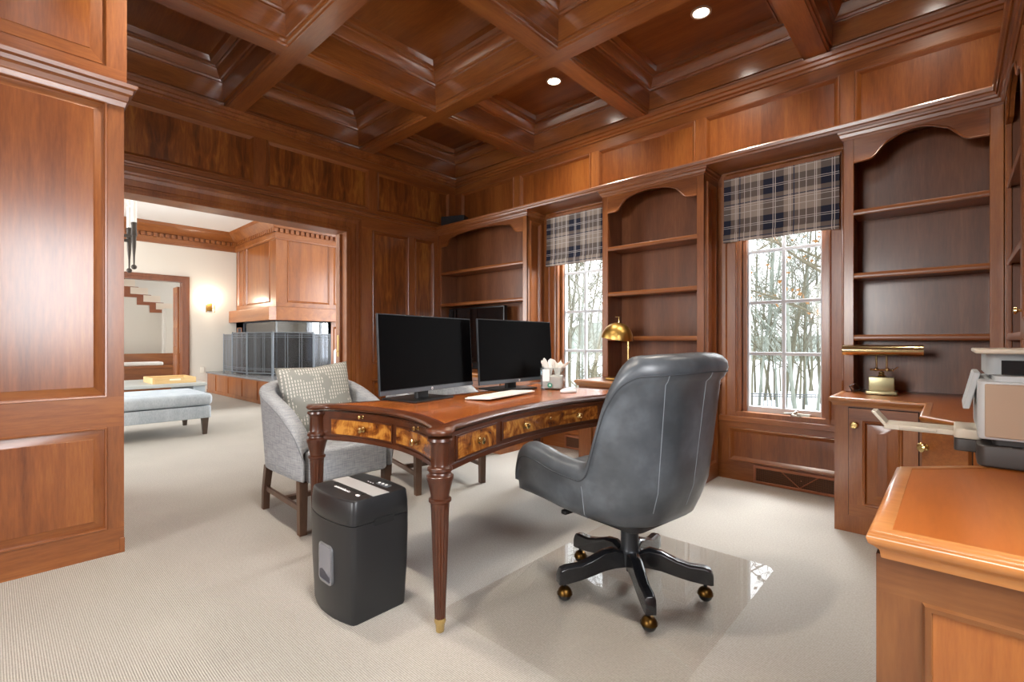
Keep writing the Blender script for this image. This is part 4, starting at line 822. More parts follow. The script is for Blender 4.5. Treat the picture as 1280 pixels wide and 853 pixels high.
def drawer(sd, t0, t1, z0, z1, knobs, r=0.014, key=False):
    bm = new(); strip(bm, sd, t0, t1, 0.0, 0.006, z0, z1, mat=0); strip(bm, sd, t0+0.008, t1-0.008, 0.005, 0.0075, z0+0.007, z1-0.007, mat=1)
    d = obj('drawer', bm, [Dy, burl], dk)
    for t in knobs: desk_knob(d, sd, t, (z0+z1)/2, r)
    if key:
        tm = (t0+t1)/2; p, q = side_pt(sd, tm, 0.0075), side_pt(sd, tm, 1.0075); Rm = V(0, 0, 1).rotation_difference(q-p).to_matrix(); b = new(); sphere(b, p+V(0, 0, (z0+z1)/2+0.008), 0.007, 12, 6, 1, 1, 0.25, M=Rm); obj('keyhole_plate', b, brass, d)
drawer('n', 0.075, 0.485, 0.606, 0.692, [0.28]); drawer('n', 0.515, 0.925, 0.606, 0.692, [0.72])
for t0, t1 in ((0.30, 0.70),): pass
bm = new(); strip(bm, 'n', 0.12, 0.88, 0.0, 0.006, 0.698, 0.719); sl = obj('writing_slide', bm, Dy, dk)
for t in (0.27, 0.73): desk_knob(sl, 'n', t, 0.709, 0.010, 0.006)
drawer('r', 0.060, 0.245, 0.606, 0.708, [0.155]); drawer('r', 0.265, 0.735, 0.618, 0.708, [0.37, 0.63], key=True); drawer('r', 0.755, 0.940, 0.606, 0.708, [0.845])
drawer('f', 0.075, 0.485, 0.606, 0.692, [0.28]); drawer('f', 0.515, 0.925, 0.606, 0.692, [0.72])
drawer('l', 0.060, 0.245, 0.606, 0.708, [0.155]); drawer('l', 0.265, 0.735, 0.618, 0.708, [0.37, 0.63]); drawer('l', 0.755, 0.940, 0.606, 0.708, [0.845])
lp = [(0.030, 0.725), (0.046, 0.722), (0.048, 0.712), (0.040, 0.706), (0.038, 0.700), (0.036, 0.695), (0.036, 0.625), (0.037, 0.618), (0.046, 0.612), (0.047, 0.602), (0.040, 0.596), (0.041, 0.588), (0.050, 0.582), (0.050, 0.570), (0.046, 0.560), (0.040, 0.535), (0.0345, 0.510), (0.034, 0.500), (0.042, 0.496), (0.042, 0.487), (0.035, 0.482), (0.0345, 0.470), (0.0335, 0.455), (0.030, 0.34), (0.026, 0.22), (0.022, 0.11), (0.0205, 0.062), (0.020, 0.050)][::-1]
def fl(k, t):
    r, h = lp[k]
    if 0.055 < h < 0.46: return 1-0.17*(0.5+0.5*math.cos(12*t))**1.5
    if 0.62 < h < 0.70: return 1-0.05*abs(math.cos(4*t))
    return 1
first = None
for x, y in ((lx1, ly0), (lx0, ly0), (lx1, ly1), (lx0, ly1)):
    if first is None:
        bm = new(); lathe(bm, lp, (0, 0, 0), 72, flute=fl); g = obj('leg', bm, Dz, dk, angle=50); g.location = (x, y, 0)
        bm = new(); lathe(bm, [(0.012, 0.0), (0.0155, 0.003), (0.0175, 0.03), (0.0205, 0.036), (0.022, 0.042), (0.0205, 0.050), (0.0205, 0.054)], n=48, flute=lambda k, t: 1-0.05*(0.5+0.5*math.cos(12*t))*(1 if 0 < k < 3 else 0)); f_ = obj('brass_foot', bm, brass, g); tag(f_, 'brass ferrule foot'); first = (g, f_)
    else:
        g = first[0].copy(); COL.objects.link(g); g.parent = dk; g.location = (x, y, 0); f_ = first[1].copy(); COL.objects.link(f_); f_.parent = g

# ------------------------------------------------------------------ things on the desk
bez = plain('dark_grey_bezel', '#2a2d31', 0.35); silver = plain('silver_grey_plastic', '#646b72', 0.35, 0.4); offscr = plain('switched_off_screen', '#020203', 0.45, spec=0.08); logo_w = plain('white_logo_print', '#f2f2f2', 0.4)
def monitor(loc, rz, label, base_off):
    t = thing('monitor', label, 'monitor', loc, rz, 'black desktop monitors')   # local -y faces the sitter... screen on -y
    tilt = Matrix.Rotation(math.radians(-3), 4, 'X'); zc = 0.255
    bm = new(); M = Matrix.Translation((0, 0, zc)) @ tilt
    Wm, Hm = 0.735, 0.405
    box(bm, -Wm/2, -0.008, -Hm/2, Wm/2, 0.006, Hm/2, M=M); obj('screen_case', bm, bez, t, bevel=0.003)
    bm = new(); box(bm, -Wm/2+0.005, -0.0095, -Hm/2+0.026, Wm/2-0.005, -0.0075, Hm/2-0.006, M=M); obj('screen', bm, offscr, t)
    bm = new(); box(bm, -Wm/2+0.001, -0.011, -Hm/2+0.001, Wm/2-0.001, -0.0075, -Hm/2+0.022, M=M); ch_ = obj('chin_bezel', bm, silver, t, bevel=0.001)
    bm = new(); lathe(bm, [(0, 0), (0.0075, 0), (0.0075, 0.0008), (0, 0.0008)], M @ V(0, -0.011, -Hm/2+0.0115), 20, M=Matrix.Rotation(PI/2, 3, 'X')); lg_ = obj('round_logo', bm, logo_w, ch_)
    text('logo_letters', 'hp', 0.011, M @ V(0, -0.0122, -Hm/2+0.0118), (PI/2-math.radians(3), 0, 0), bez, lg_)
    bm = new(); box(bm, -Wm/2+0.08, 0.005, -0.15, Wm/2-0.12, 0.045, 0.12, M=M); obj('rear_housing', bm, black, t, bevel=0.01)
    bm = new(); rbox(bm, (0, 0.06, 0.008), 0.09, 0.03, 0.22, 0.008); obj('stand_neck', bm, black, t)
    bm = new(); rbox(bm, (0, base_off, 0.0), 0.31, 0.26, 0.010, 0.012, er=0.003); obj('stand_base', bm, black, t)
    return t
monitor((-2.120, 1.638, 0.758), math.radians(90-(-9.9)), 'black monitor at the left end of the desk, nearer the camera', 0.08)
monitor((-2.121, 2.360, 0.758), math.radians(90+1.4), 'black monitor behind the tissue box, further from the camera', 0.08)
kb_ = thing('keyboard', 'slim white keyboard lying in front of the two monitors', 'keyboard', (-1.935, 2.02, 0.758), math.radians(90+10))
bm = new(); M = Matrix.Rotation(math.radians(-3), 4, 'X'); box(bm, -0.24, -0.085, 0.006, 0.24, 0.085, 0.014, M=M); rbox(bm, (0, 0.07, 0.0), 0.46, 0.02, 0.014, 0.006); obj('keyboard_body', bm, white_p, kb_, bevel=0.003)
bm = new(); keyc = plain('white_keycaps', '#f4f1ea', 0.5)
for r in range(5):
    for c in range(17):
        if r == 0 and 3 < c < 9: continue
        x = -0.228+c*0.027; y = -0.074+r*0.0295; box(bm, x, y, 0.0135, x+0.0235, y+0.026, 0.0175, M=M)
box(bm, -0.228+4*0.027, -0.074, 0.0135, -0.228+8.9*0.027, -0.048, 0.0175, M=M)
o = obj('keycaps', bm, keyc, kb_); o['kind'] = 'stuff'
ms = thing('mouse', 'white rounded computer mouse beside the clear tissue box', 'mouse', (-1.775, 2.455, 0.758), math.radians(75))
bm = new(); lathe(bm, [(0, 0.0), (0.054, 0.0), (0.060, 0.004), (0.061, 0.010), (0.055, 0.018), (0.040, 0.025), (0.022, 0.029), (0, 0.030)], n=32, M=Matrix.Diagonal((1.0, 0.60, 1))); obj('shell', bm, plain('glossy_white_shell', '#e8e8ea', 0.2, coat=0.5), ms)
bm = new(); box(bm, 0.012, -0.004, 0.026, 0.03, 0.004, 0.0305); obj('scroll_wheel', bm, silver, ms)
# clear tissue box
tb = thing('tissue_box', 'clear acrylic tissue box with white tissues and a green round sticker', 'tissue box', (-1.985, 2.575, 0.758), math.radians(28))
acr = m_glass('clear_acrylic', (0.93, 0.96, 0.97, 1), 0.10); bm = new(); S_ = 0.075; h = 0.145
for a in ((-S_, -S_, 0, S_, -S_+0.004, h), (-S_, S_-0.004, 0, S_, S_, h), (-S_, -S_+.004, 0, -S_+0.004, S_-.004, h), (S_-0.004, -S_+.004, 0, S_, S_-.004, h), (-S_+.004, -S_+.004, 0, S_-.004, S_-.004, 0.004)): box(bm, *a)
obj('acrylic_case', bm, acr, tb)
def tissue(cx, cy, z0, z1, spread, seed, lean=(0, 0)):
    r_ = random.Random(seed); n = 28; rings = []; m = 7; ph = [r_.uniform(0, 6.28) for _ in range(4)]
    for i in range(m):
        t = i/(m-1); ring = []
        for k in range(n):
            a = 2*PI*k/n; rr = spread*(0.25+0.75*t)*(1+0.35*t*math.sin(3*a+ph[0])+0.3*t*math.sin(5*a+ph[1]))
            zz = z0+(z1-z0)*t*(0.72+0.28*math.sin(2*a+ph[2])*math.sin(3*a+ph[3]))
            ring.append(V(cx+rr*math.cos(a)+lean[0]*t, cy+rr*math.sin(a)*0.5+lean[1]*t, zz))
        rings.append(ring)
    b = new(); loft(b, rings, cap=False); return b
tis = plain('white_tissue_paper', '#f8f4ec', 0.9)
for k, (cx, cy, z0, z1, sp_, ln) in enumerate(((-0.025, 0.0, 0.085, 0.212, 0.040, (-0.02, 0)), (0.022, 0.01, 0.085, 0.205, 0.046, (0.015, 0.0)))):
    tag(obj('tissue', tissue(cx, cy, z0, z1, sp_, k+3, ln), tis, tb, angle=180), None)
bm = new(); rbox(bm, (0.0, 0.0, 0.006), 0.13, 0.12, 0.085, 0.01, er=0.01); obj('tissue_stack', bm, plain('stacked_tissue_paper', '#e9e5de', 0.9), tb)
bm = new(); box(bm, -0.060, -S_-0.0008, 0.055, -0.015, -S_-0.0002, 0.135); obj('white_card', bm, plain('white_printed_card', '#f6f7f5', 0.6), tb)
bm = new(); lathe(bm, [(0, 0), (0.016, 0), (0.016, 0.0006), (0, 0.0006)], (-0.012, -S_-0.0002, 0.03), 24, M=Matrix.Rotation(PI/2, 3, 'X')); st_ = obj('round_sticker', bm, plain('teal_green_print', '#2f8a72', 0.5), tb)
bm = new(); lathe(bm, [(0, 0), (0.007, 0), (0.007, 0.0004), (0, 0.0004)], (-0.010, -S_-0.0009, 0.031), 16, M=Matrix.Rotation(PI/2, 3, 'X')); obj('sticker_centre', bm, plain('pale_green_print', '#cfe6dd', 0.5), st_)

# ------------------------------------------------------------------ chair mat
mat_m = m_glass('clear_vinyl', (0.975, 0.965, 0.95, 1), 0.06, 0.012)
mat_u = m_glass('clear_vinyl_underside', (1, 1, 1, 1), 0.0, 0.3); mat_u.node_tree.nodes['Mix Shader'].inputs[0].default_value = 0
for l_ in list(mat_u.node_tree.nodes['Mix Shader'].inputs[0].links): mat_u.node_tree.links.remove(l_)
bm = new(); mo = [(-1.065+x, 1.87+y) for x, y in rrect(0.89, 1.30, 0.05, 6)]; loft(bm, [[V(x, y, z) for x, y in mo] for z in (0.001, 0.0045)], mat=1); bm.faces.ensure_lookup_table(); bm.faces[-1].material_index = 0; o = obj('chair_mat', bm, [mat_m, mat_u])
tag(o, 'clear plastic chair mat lying on the carpet under the leather desk chair', 'chair mat')

# ------------------------------------------------------------------ upholstered shell shared by the chairs
def bez3(a, b, c, t): return a*(1-t)**2+b*2*t*(1-t)+c*t*t
def shell(stations, name, mat, parent, sect, subsurf=0, mirror=True):
    """stations: (x, y, zb, zt, thick, lean, roll) from the front of one arm to the middle of the back; mirrored in y"""
    full = [tuple(s) for s in stations]
    full += [(x, -y, zb, zt, th, le, ro) for x, y, zb, zt, th, le, ro in reversed(stations[:-1])]
    n = len(full); rings = []
    for i in range(n):
        x, y, zb, zt, th, le, ro = full[i]
        a, b = V(*full[max(i-1, 0)][:2]), V(*full[min(i+1, n-1)][:2]); d = (b-a)
        if i == 0: d = V(full[1][0]-full[0][0], full[1][1]-full[0][1])
        if i == n-1: d = V(full[-1][0]-full[-2][0], full[-1][1]-full[-2][1])
        d.normalize(); o_ = V(d.y, -d.x) ; o_ = o_ if o_.dot(V(x+0.05, y)) > 0 else -o_
        rings.append([V(x+o_.x*p, y+o_.y*p, z) for p, z in sect(zb, zt, th, le, ro)])
    bm = new(); loft(bm, rings); return obj(name, bm, mat, parent, angle=70, subsurf=subsurf), rings
def smooth_stations(keys, per=5):
    out = []
    for i in range(len(keys)-1):
        p0, p1, p2, p3 = keys[max(i-1, 0)], keys[i], keys[i+1], keys[min(i+2, len(keys)-1)]
        for k in range(per):
            t = k/per
            out.append(tuple(0.5*((2*b)+(-a+c)*t+(2*a-5*b+4*c-d)*t*t+(-a+3*b-3*c+d)*t**3) for a, b, c, d in zip(p0, p1, p2, p3)))
    out.append(tuple(keys[-1])); return out

# ------------------------------------------------------------------ grey leather desk chair
def m_leather():
    t = NT('smoky_grey_leather'); v = t.coord()
    n = t.n('ShaderNodeTexNoise'); n.inputs['Scale'].default_value = 5.5; n.inputs['Detail'].default_value = 4; n.inputs['Roughness'].default_value = 0.55; t.l(v, n.inputs['Vector'])
    vo = t.n('ShaderNodeTexVoronoi'); vo.inputs['Scale'].default_value = 350; t.l(v, vo.inputs['Vector'])
    t.l(t.ramp(n.outputs[0], [(0.32, lin('#3a3f43')), (0.52, lin('#4d5257')), (0.70, lin('#63696f'))]), t.b.inputs['Base Color'])
    t.b.inputs['Roughness'].default_value = 0.36; t.b.inputs['Coat Weight'].default_value = 0.15; t.b.inputs['Coat Roughness'].default_value = 0.25
    t.bump(vo.outputs['Distance'], 0.08, 0.001); return t.m
lea = m_leather()
dc_ = thing('desk_chair', 'smoky grey leather swivel desk chair with high back seen from behind', 'office chair', (-1.034, 1.88, 0.0045), math.radians(172))
keys = [  # x, y, zb, zt, thick, lean, roll
    (0.412, 0.274, 0.380, 0.490, 0.080, 0.008, 0.030), (0.392, 0.284, 0.378, 0.545, 0.082, 0.012, 0.034), (0.358, 0.292, 0.376, 0.606, 0.085, 0.018, 0.038), (0.31, 0.299, 0.375, 0.630, 0.085, 0.020, 0.040), (0.22, 0.306, 0.374, 0.624, 0.085, 0.022, 0.040), (0.13, 0.312, 0.370, 0.608, 0.085, 0.024, 0.040),
    (0.02, 0.312, 0.366, 0.600, 0.085, 0.028, 0.040), (-0.030, 0.308, 0.364, 0.606, 0.090, 0.032, 0.042), (-0.062, 0.303, 0.363, 0.655, 0.092, 0.036, 0.043), (-0.105, 0.296, 0.362, 0.800, 0.10, 0.042, 0.046), (-0.150, 0.284, 0.362, 0.935, 0.11, 0.055, 0.05),
    (-0.192, 0.258, 0.362, 1.012, 0.115, 0.066, 0.052), (-0.232, 0.205, 0.362, 1.026, 0.115, 0.076, 0.052), (-0.262, 0.12, 0.360, 1.030, 0.115, 0.085, 0.052), (-0.270, 0.0, 0.360, 1.034, 0.115, 0.088, 0.052)]
def sect_chair(zb, zt, th, le, ro):
    H = zt-zb; P = lambda f: -0.050*max(0, 1-f/0.22)**1.5*1.0 + le*f
    pts = [(P(0)-0.01, zb), (P(0.02)+0.004, zb+0.012)]
    for f in (0.10, 0.22, 0.4, 0.6, 0.8): pts.append((P(f), zb+(H-0.10 if H > 0.2 else H*0.5)*f/0.8*0.98))
    zt2 = zt-ro
    pts.append((le-0.002, zt2-0.045 if H > 0.2 else zt2-0.03)); pts.append((le+0.010, zt2-0.022)); 
    cx = le-th/2+0.006; rx = th/2+0.008
    for a in (-8, 20, 50, 80, 110, 140, 170, 192): pts.append((cx+rx*math.cos(math.radians(a)), zt2+ro*math.sin(math.radians(a))))
    pts += [(le-th+0.002, zt2-0.03), (le*0.7-th, zt2-0.05 if H < 0.3 else zb+H*0.7), (-th-0.01, zb+min(0.14, H*0.5)), (-th-0.02, zb+0.01)]
    return pts
sh, rings = shell(smooth_stations(keys, 5), 'upholstered_shell', lea, dc_, sect_chair)
sm = plain('pale_grey_stitching', '#7c838a', 0.6); dsm = plain('dark_grey_seam', '#34383d', 0.6)
NS = len(rings); midi = (NS-1)//2
def seam(idx, j0, j1, m, nm, r=0.0016):
    b = new(); tube(b, [rings[idx][j] for j in range(j0, j1+1)], r, 6); tag(obj(nm, b, m, sh), None)
seam(midi-8, 2, 8, sm, 'stitched_seam'); seam(midi+1, 2, 8, sm, 'stitched_seam'); seam(midi-36, 2, 7, sm, 'stitched_seam'); seam(midi+36, 2, 7, sm, 'stitched_seam')
b = new(); tube(b, [r[8] for r in rings], 0.003, 6); obj('welt_seam', b, dsm, sh)
bm = new(); rbox(bm, (0.06, 0, 0.37), 0.54, 0.46, 0.15, 0.09, er=0.05); obj('seat_cushion', bm, lea, dc_)
bm = new(); rbox(bm, (0.03, 0, 0.335), 0.42, 0.40, 0.04, 0.05, er=0.005); rbox(bm, (0.01, 0, 0.30), 0.2, 0.16, 0.04, 0.02); obj('seat_plate', bm, black, dc_)
bm = new(); tube(bm, [(0.14, 0.05, 0.345), (0.15, 0.19, 0.35)], 0.006, 8); rbox(bm, (0.15, 0.215, 0.340), 0.03, 0.085, 0.016, 0.008, er=0.004); obj('tilt_lever', bm, black, dc_)
bm = new(); lathe(bm, [(0.0, 0.075), (0.014, 0.08), (0.016, 0.10), (0.045, 0.115), (0.048, 0.165), (0.040, 0.175), (0.038, 0.18), (0.038, 0.26), (0.030, 0.262), (0.030, 0.31), (0.025, 0.312), (0.025, 0.335)], n=28); obj('gas_column', bm, plain('satin_dark_steel', '#3a3d41', 0.35, 0.6), dc_)
blk = plain('black_lacquered_wood', '#16171a', 0.25, coat=0.5)
for k in range(5):
    a = math.radians(244-172+72*k-4); ca, sa = math.cos(a), math.sin(a)
    pr_ = [(0.025, 0.165, 0.108, 0.025), (0.08, 0.190, 0.110, 0.024), (0.13, 0.184, 0.106, 0.0235), (0.19, 0.160, 0.092, 0.023), (0.24, 0.146, 0.082, 0.022), (0.30, 0.145, 0.075, 0.0215), (0.326, 0.138, 0.074, 0.0205), (0.336, 0.115, 0.076, 0.019)]
    ringsb = []
    for r, zt, zb, hw_ in pr_: ringsb.append([V(ca*r-sa*q, sa*r+ca*q, z) for q, z in ((-hw_, zb), (hw_, zb), (hw_, zt-0.008), (hw_*0.6, zt), (-hw_*0.6, zt), (-hw_, zt-0.008))])
    bm = new(); loft(bm, ringsb); fa = obj('base_arm', bm, blk, dc_, bevel=0.002, angle=40)
    c = V(ca*0.305, sa*0.305, 0.0)
    bm = new(); sphere(bm, c+V(0, 0, 0.030), 0.029, 18, 12); tube(bm, [c+V(0, 0, 0.045), c+V(0, 0, 0.072)], 0.007, 10); cs = obj('caster', bm, plain('black_caster', '#121212', 0.3) if k == 0 else bpy.data.materials['black_caster'], dc_)
    bm = new(); hd = [(0.0306*math.sin(PI/2*q/6), 0.031+0.0306*math.cos(PI/2*q/6)) for q in range(7)]; lathe(bm, hd+[(0.0325, 0.034), (0.0325, 0.030), (0.0300, 0.030)], c, 20, M=Matrix.Rotation(0, 3, 'X')); obj('caster_hood', bm, plain('antique_bronze_hood', '#5f4520', 0.34, 1.0) if k == 0 else bpy.data.materials['antique_bronze_hood'], cs)

# ------------------------------------------------------------------ paper shredder
sd_ = thing('paper_shredder', 'black paper shredder with silver top band standing by the near desk legs', 'shredder', (-1.827, 1.048, 0.0), 0); sd_.scale = (1.02, 1.02, 1.035)
def shred_ol(w_, d_, r, bow):
    out = []
    for x, y in rrect(w_, d_, r, 4):
        out.append((x, y-(bow*(1-(2*x/w_)**2) if y < 0 else 0) + (bow*0.4*(1-(2*x/w_)**2) if y > 0 else 0)))
    return out
def shred_side(n=12):
    pass
def dense(ol, maxlen=0.03):
    out = []
    for i in range(len(ol)):
        a, b = V(*ol[i]), V(*ol[(i+1) % len(ol)]); k = max(1, int((b-a).length/maxlen))
        for j in range(k): out.append(tuple(a.lerp(b, j/k)))
    return out
def shred_ring(w_, d_, z, r=0.014, bow=0.028):
    o_ = [(x*w_/0.34, y*d_/0.24) for x, y in dense(rrect(0.34, 0.24, r, 4))]; res = []
    for x, y in o_:
        f = max(0, 1-(2*x/w_)**2); y2 = y-(bow*f if y < 0 else 0)+(0.012*f if y > 0 else 0); res.append(V(x, y2, z))
    return res
shm = plain('satin_black_shredder', '#1f2022', 0.38)
bm = new(); loft(bm, [shred_ring(w_, d_, z) for w_, d_, z in ((0.312, 0.222, 0.0), (0.318, 0.228, 0.01), (0.336, 0.240, 0.18), (0.342, 0.244, 0.30), (0.342, 0.244, 0.366))]); obj('bin', bm, shm, sd_, angle=50)
bm = new(); loft(bm, [shred_ring(w_, d_, z) for w_, d_, z in ((0.336, 0.238, 0.366), (0.342, 0.244, 0.369), (0.340, 0.242, 0.41), (0.332, 0.234, 0.452), (0.326, 0.228, 0.458), (0.318, 0.22, 0.459))]); obj('cutter_head', bm, shm, sd_, angle=50)
bm = new(); box(bm, -0.162, -0.035, 0.4585, 0.162, 0.035, 0.4605); bd = obj('silver_band', bm, plain('brushed_silver_band', '#b4b4b4', 0.45, 0.15), sd_)
bm = new(); box(bm, -0.115, -0.052, 0.4588, 0.115, -0.034, 0.4602); obj('paper_slot', bm, plain('slot_black', '#050505', 0.7), sd_)
text('brand_lettering', 'amazonbasics', 0.022, (-0.01, -0.068, 0.4596), (0, 0, 0), logo_w, sd_)
bm = new(); lathe(bm, [(0, 0), (0.013, 0), (0.013, 0.0012), (0, 0.0012)], (0.108, -0.069, 0.459), 20, M=Matrix.Diagonal((1, 0.55, 1))); obj('oval_mark', bm, logo_w, sd_)
bm = new(); rbox(bm, (0.06, 0.075, 0.4585), 0.085, 0.03, 0.003, 0.012, er=0.001); pn = obj('button_panel', bm, silver, sd_)
for x in (0.03, 0.055, 0.08): bm = new(); lathe(bm, [(0.006, 0), (0.006, 0.002), (0.004, 0.003), (0, 0.003)], (x, 0.075, 0.461), 12); obj('button', bm, logo_w, pn)
bm = new()
for x in (-0.03, -0.012, 0.006): box(bm, x, 0.055, 0.4588, x+0.006, 0.058, 0.4598)
obj('status_marks', bm, logo_w, sd_)
yw_ = -0.122-0.0296
bm = new(); fr = [(x, z) for x, z in rrect(0.105, 0.150, 0.022, 5)]; prism(bm, fr, (0.010, yw_-0.0, 0.200), (1, 0, 0), (0, 0, 1), (0, 1, 0), 0.03); wf_ = obj('bin_window_rim', bm, plain('silver_window_rim', '#8d8f93', 0.3, 0.6), sd_)
bm = new(); prism(bm, rrect(0.090, 0.135, 0.018, 5), (0.010, yw_-0.0012, 0.200), (1, 0, 0), (0, 0, 1), (0, 1, 0), 0.01); obj('bin_window', bm, plain('grey_clear_window', '#75777f', 0.12, coat=0.6), wf_)
bm = new(); prism(bm, [(-0.04, -0.062), (0.04, -0.062), (0.04, -0.045), (-0.02, -0.022), (-0.04, -0.03)], (0.010, yw_-0.0018, 0.200), (1, 0, 0), (0, 0, 1), (0, 1, 0), 0.01); obj('paper_scraps', bm, plain('dark_scraps', '#33343f', 0.5), wf_)
bm = new(); box(bm, 0.1670, -0.035, 0.350, 0.1728, 0.05, 0.374); obj('grip_slot', bm, plain('slot_black_side', '#060606', 0.7), sd_)

# ------------------------------------------------------------------ armchairs
def m_tweed():
    t = NT('grey_linen_tweed'); v = t.coord((1, 1, 1))
    outs = []
    for s_ in ((260, 260, 18), (18, 18, 260)):
        vv = t.coord(s_); n = t.n('ShaderNodeTexNoise'); n.inputs['Scale'].default_value = 1.0; n.inputs['Detail'].default_value = 2; t.l(vv, n.inputs['Vector']); outs.append(n.outputs[0])
    a = t.n('ShaderNodeMath', operation='ADD'); t.l(outs[0], a.inputs[0]); t.l(outs[1], a.inputs[1]); h = t.n('ShaderNodeMath', operation='MULTIPLY'); h.inputs[1].default_value = 0.5; t.l(a.outputs[0], h.inputs[0])
    t.l(t.ramp(h.outputs[0], [(0.34, lin('#888b90')), (0.5, lin('#9fa2a6')), (0.66, lin('#b3b6b9'))]), t.b.inputs['Base Color']); t.b.inputs['Roughness'].default_value = 0.95; t.b.inputs['Specular IOR Level'].default_value = 0.2; t.bump(h.outputs[0], 0.15, 0.0015); return t.m
tweed = m_tweed(); legw = wood('dark_oak_leg', '#3d2a1f', '#553c2c', '#6b4e3a', axis='Z', coat=0.1, rough=0.4, scale=2)
keysA = [(0.335, 0.268, 0.300, 0.430, 0.075, 0.0, 0.02), (0.330, 0.280, 0.300, 0.480, 0.08, 0.004, 0.024), (0.285, 0.292, 0.300, 0.575, 0.085, 0.012, 0.028), (0.225, 0.300, 0.300, 0.635, 0.085, 0.018, 0.030), (0.13, 0.305, 0.300, 0.690, 0.085, 0.022, 0.030), (0.0, 0.308, 0.298, 0.735, 0.085, 0.024, 0.030), (-0.14, 0.304, 0.296, 0.775, 0.085, 0.028, 0.030), (-0.25, 0.272, 0.294, 0.805, 0.09, 0.036, 0.030), (-0.315, 0.19, 0.292, 0.822, 0.09, 0.044, 0.030), (-0.335, 0.09, 0.292, 0.828, 0.09, 0.048, 0.030), (-0.338, 0.0, 0.292, 0.830, 0.09, 0.05, 0.030)]
def sect_arm(zb, zt, th, le, ro):
    H = zt-zb; pts = [(-0.012, zb), (0.0, zb+0.008)]
    for f in (0.15, 0.35, 0.55, 0.75): pts.append((le*f, zb+H*f))
    z2 = zt-ro; pts.append((le, max(z2-0.01, zb+H*0.8)))
    cx = le-th/2; 
    for a in (10, 40, 70, 90, 110, 140, 170): pts.append((cx+th/2*math.cos(math.radians(a)), z2+ro*math.sin(math.radians(a))))
    pts += [(le-th, max(z2-0.01, zb+H*0.8)), (le*0.6-th, zb+H*0.6), (-th-0.01, zb+min(0.14, H*0.4)), (-th-0.012, zb)]
    return pts
def armchair(loc, rz, label):
    t = thing('armchair', label, 'armchair', loc, rz, 'grey tweed armchairs facing the desk')
    sh, rg = shell(smooth_stations(keysA, 5), 'upholstered_shell', tweed, t, sect_arm)
    for j in (6,): b = new(); tube(b, [r[j] for r in rg], 0.0028, 6); obj('piping', b, plain('grey_piping', '#7c7f83', 0.9), sh)
    bm = new(); rbox(bm, (0.055, 0, 0.285), 0.59, 0.50, 0.185, 0.05, er=0.022); obj('seat', bm, tweed, t)
    for sy in (-1, 1):
        bm = new(); loft(bm, [[V(0.285+a*w_, sy*0.262+b_*w_, z) for a, b_ in ((-1, -1), (1, -1), (1, 1), (-1, 1))] for w_, z in ((0.020, 0.0), (0.024, 0.30))]); obj('leg', bm, legw, t, bevel=0.002)
        bm = new(); loft(bm, [[V(x+a*w_, sy*0.255+b_*w_, z) for a, b_ in ((-1, -1), (1, -1), (1, 1), (-1, 1))] for x, w_, z in ((-0.315, 0.019, 0.0), (-0.305, 0.020, 0.12), (-0.255, 0.022, 0.295))]); obj('leg', bm, legw, t, bevel=0.002)
        bm = new(); loft(bm, [[V(x, y+q*0.008, z) for q, z in ((-1, 0.125), (1, 0.125), (1, 0.155), (-1, 0.155))] for x, y in ((-0.31, sy*0.248), (-0.25, sy*0.258), (0.27, sy*0.262))]); obj('stretcher', bm, legw, t)
    bm = new(); box(bm, -0.008, -0.254, 0.125, 0.03, 0.254, 0.15); obj('stretcher', bm, legw, t)
    return t
armchair((-2.945, 1.452, 0), math.radians(-2), 'grey tweed barrel armchair holding the patterned pillow, left of the desk')
armchair((-2.985, 2.355, 0), math.radians(-13), 'second grey tweed armchair hidden behind the monitors, legs seen under the desk')
# pillow
def m_pillow():
    t = NT('woven_pillow_cloth'); v = t.coord()
    sp = t.n('ShaderNodeSeparateXYZ'); t.l(v, sp.inputs[0])
    def fr(o, mul):
        m = t.n('ShaderNodeMath', operation='MULTIPLY'); m.inputs[1].default_value = mul; t.l(o, m.inputs[0]); f = t.n('ShaderNodeMath', operation='FRACT'); t.l(m.outputs[0], f.inputs[0]); return f.outputs[0]
    a = fr(sp.outputs[1], 60); b = fr(sp.outputs[2], 44); n = t.n('ShaderNodeTexNoise'); n.inputs['Scale'].default_value = 9; n.inputs['Detail'].default_value = 0; t.l(v, n.inputs['Vector'])
    wv = t.n('ShaderNodeTexNoise'); wv.inputs['Scale'].default_value = 11; wv.inputs['Detail'].default_value = 1; t.l(v, wv.inputs['Vector'])
    c1 = t.n('ShaderNodeMath', operation='LESS_THAN'); c1.inputs[1].default_value = 0.36; t.l(a, c1.inputs[0])
    c2 = t.n('ShaderNodeMath', operation='LESS_THAN'); c2.inputs[1].default_value = 0.72; t.l(b, c2.inputs[0])
    c3 = t.n('ShaderNodeMath', operation='GREATER_THAN'); c3.inputs[1].default_value = 0.43; t.l(wv.outputs[0], c3.inputs[0])
    m1 = t.n('ShaderNodeMath', operation='MULTIPLY'); t.l(c1.outputs[0], m1.inputs[0]); t.l(c2.outputs[0], m1.inputs[1]); m2 = t.n('ShaderNodeMath', operation='MULTIPLY'); t.l(m1.outputs[0], m2.inputs[0]); t.l(c3.outputs[0], m2.inputs[1])
    t.l(t.mix(lin('#8f908a'), lin('#d2cec6'), m2.outputs[0]), t.b.inputs['Base Color']); t.b.inputs['Roughness'].default_value = 0.95; t.bump(m2.outputs[0], 0.4, 0.003); return t.m
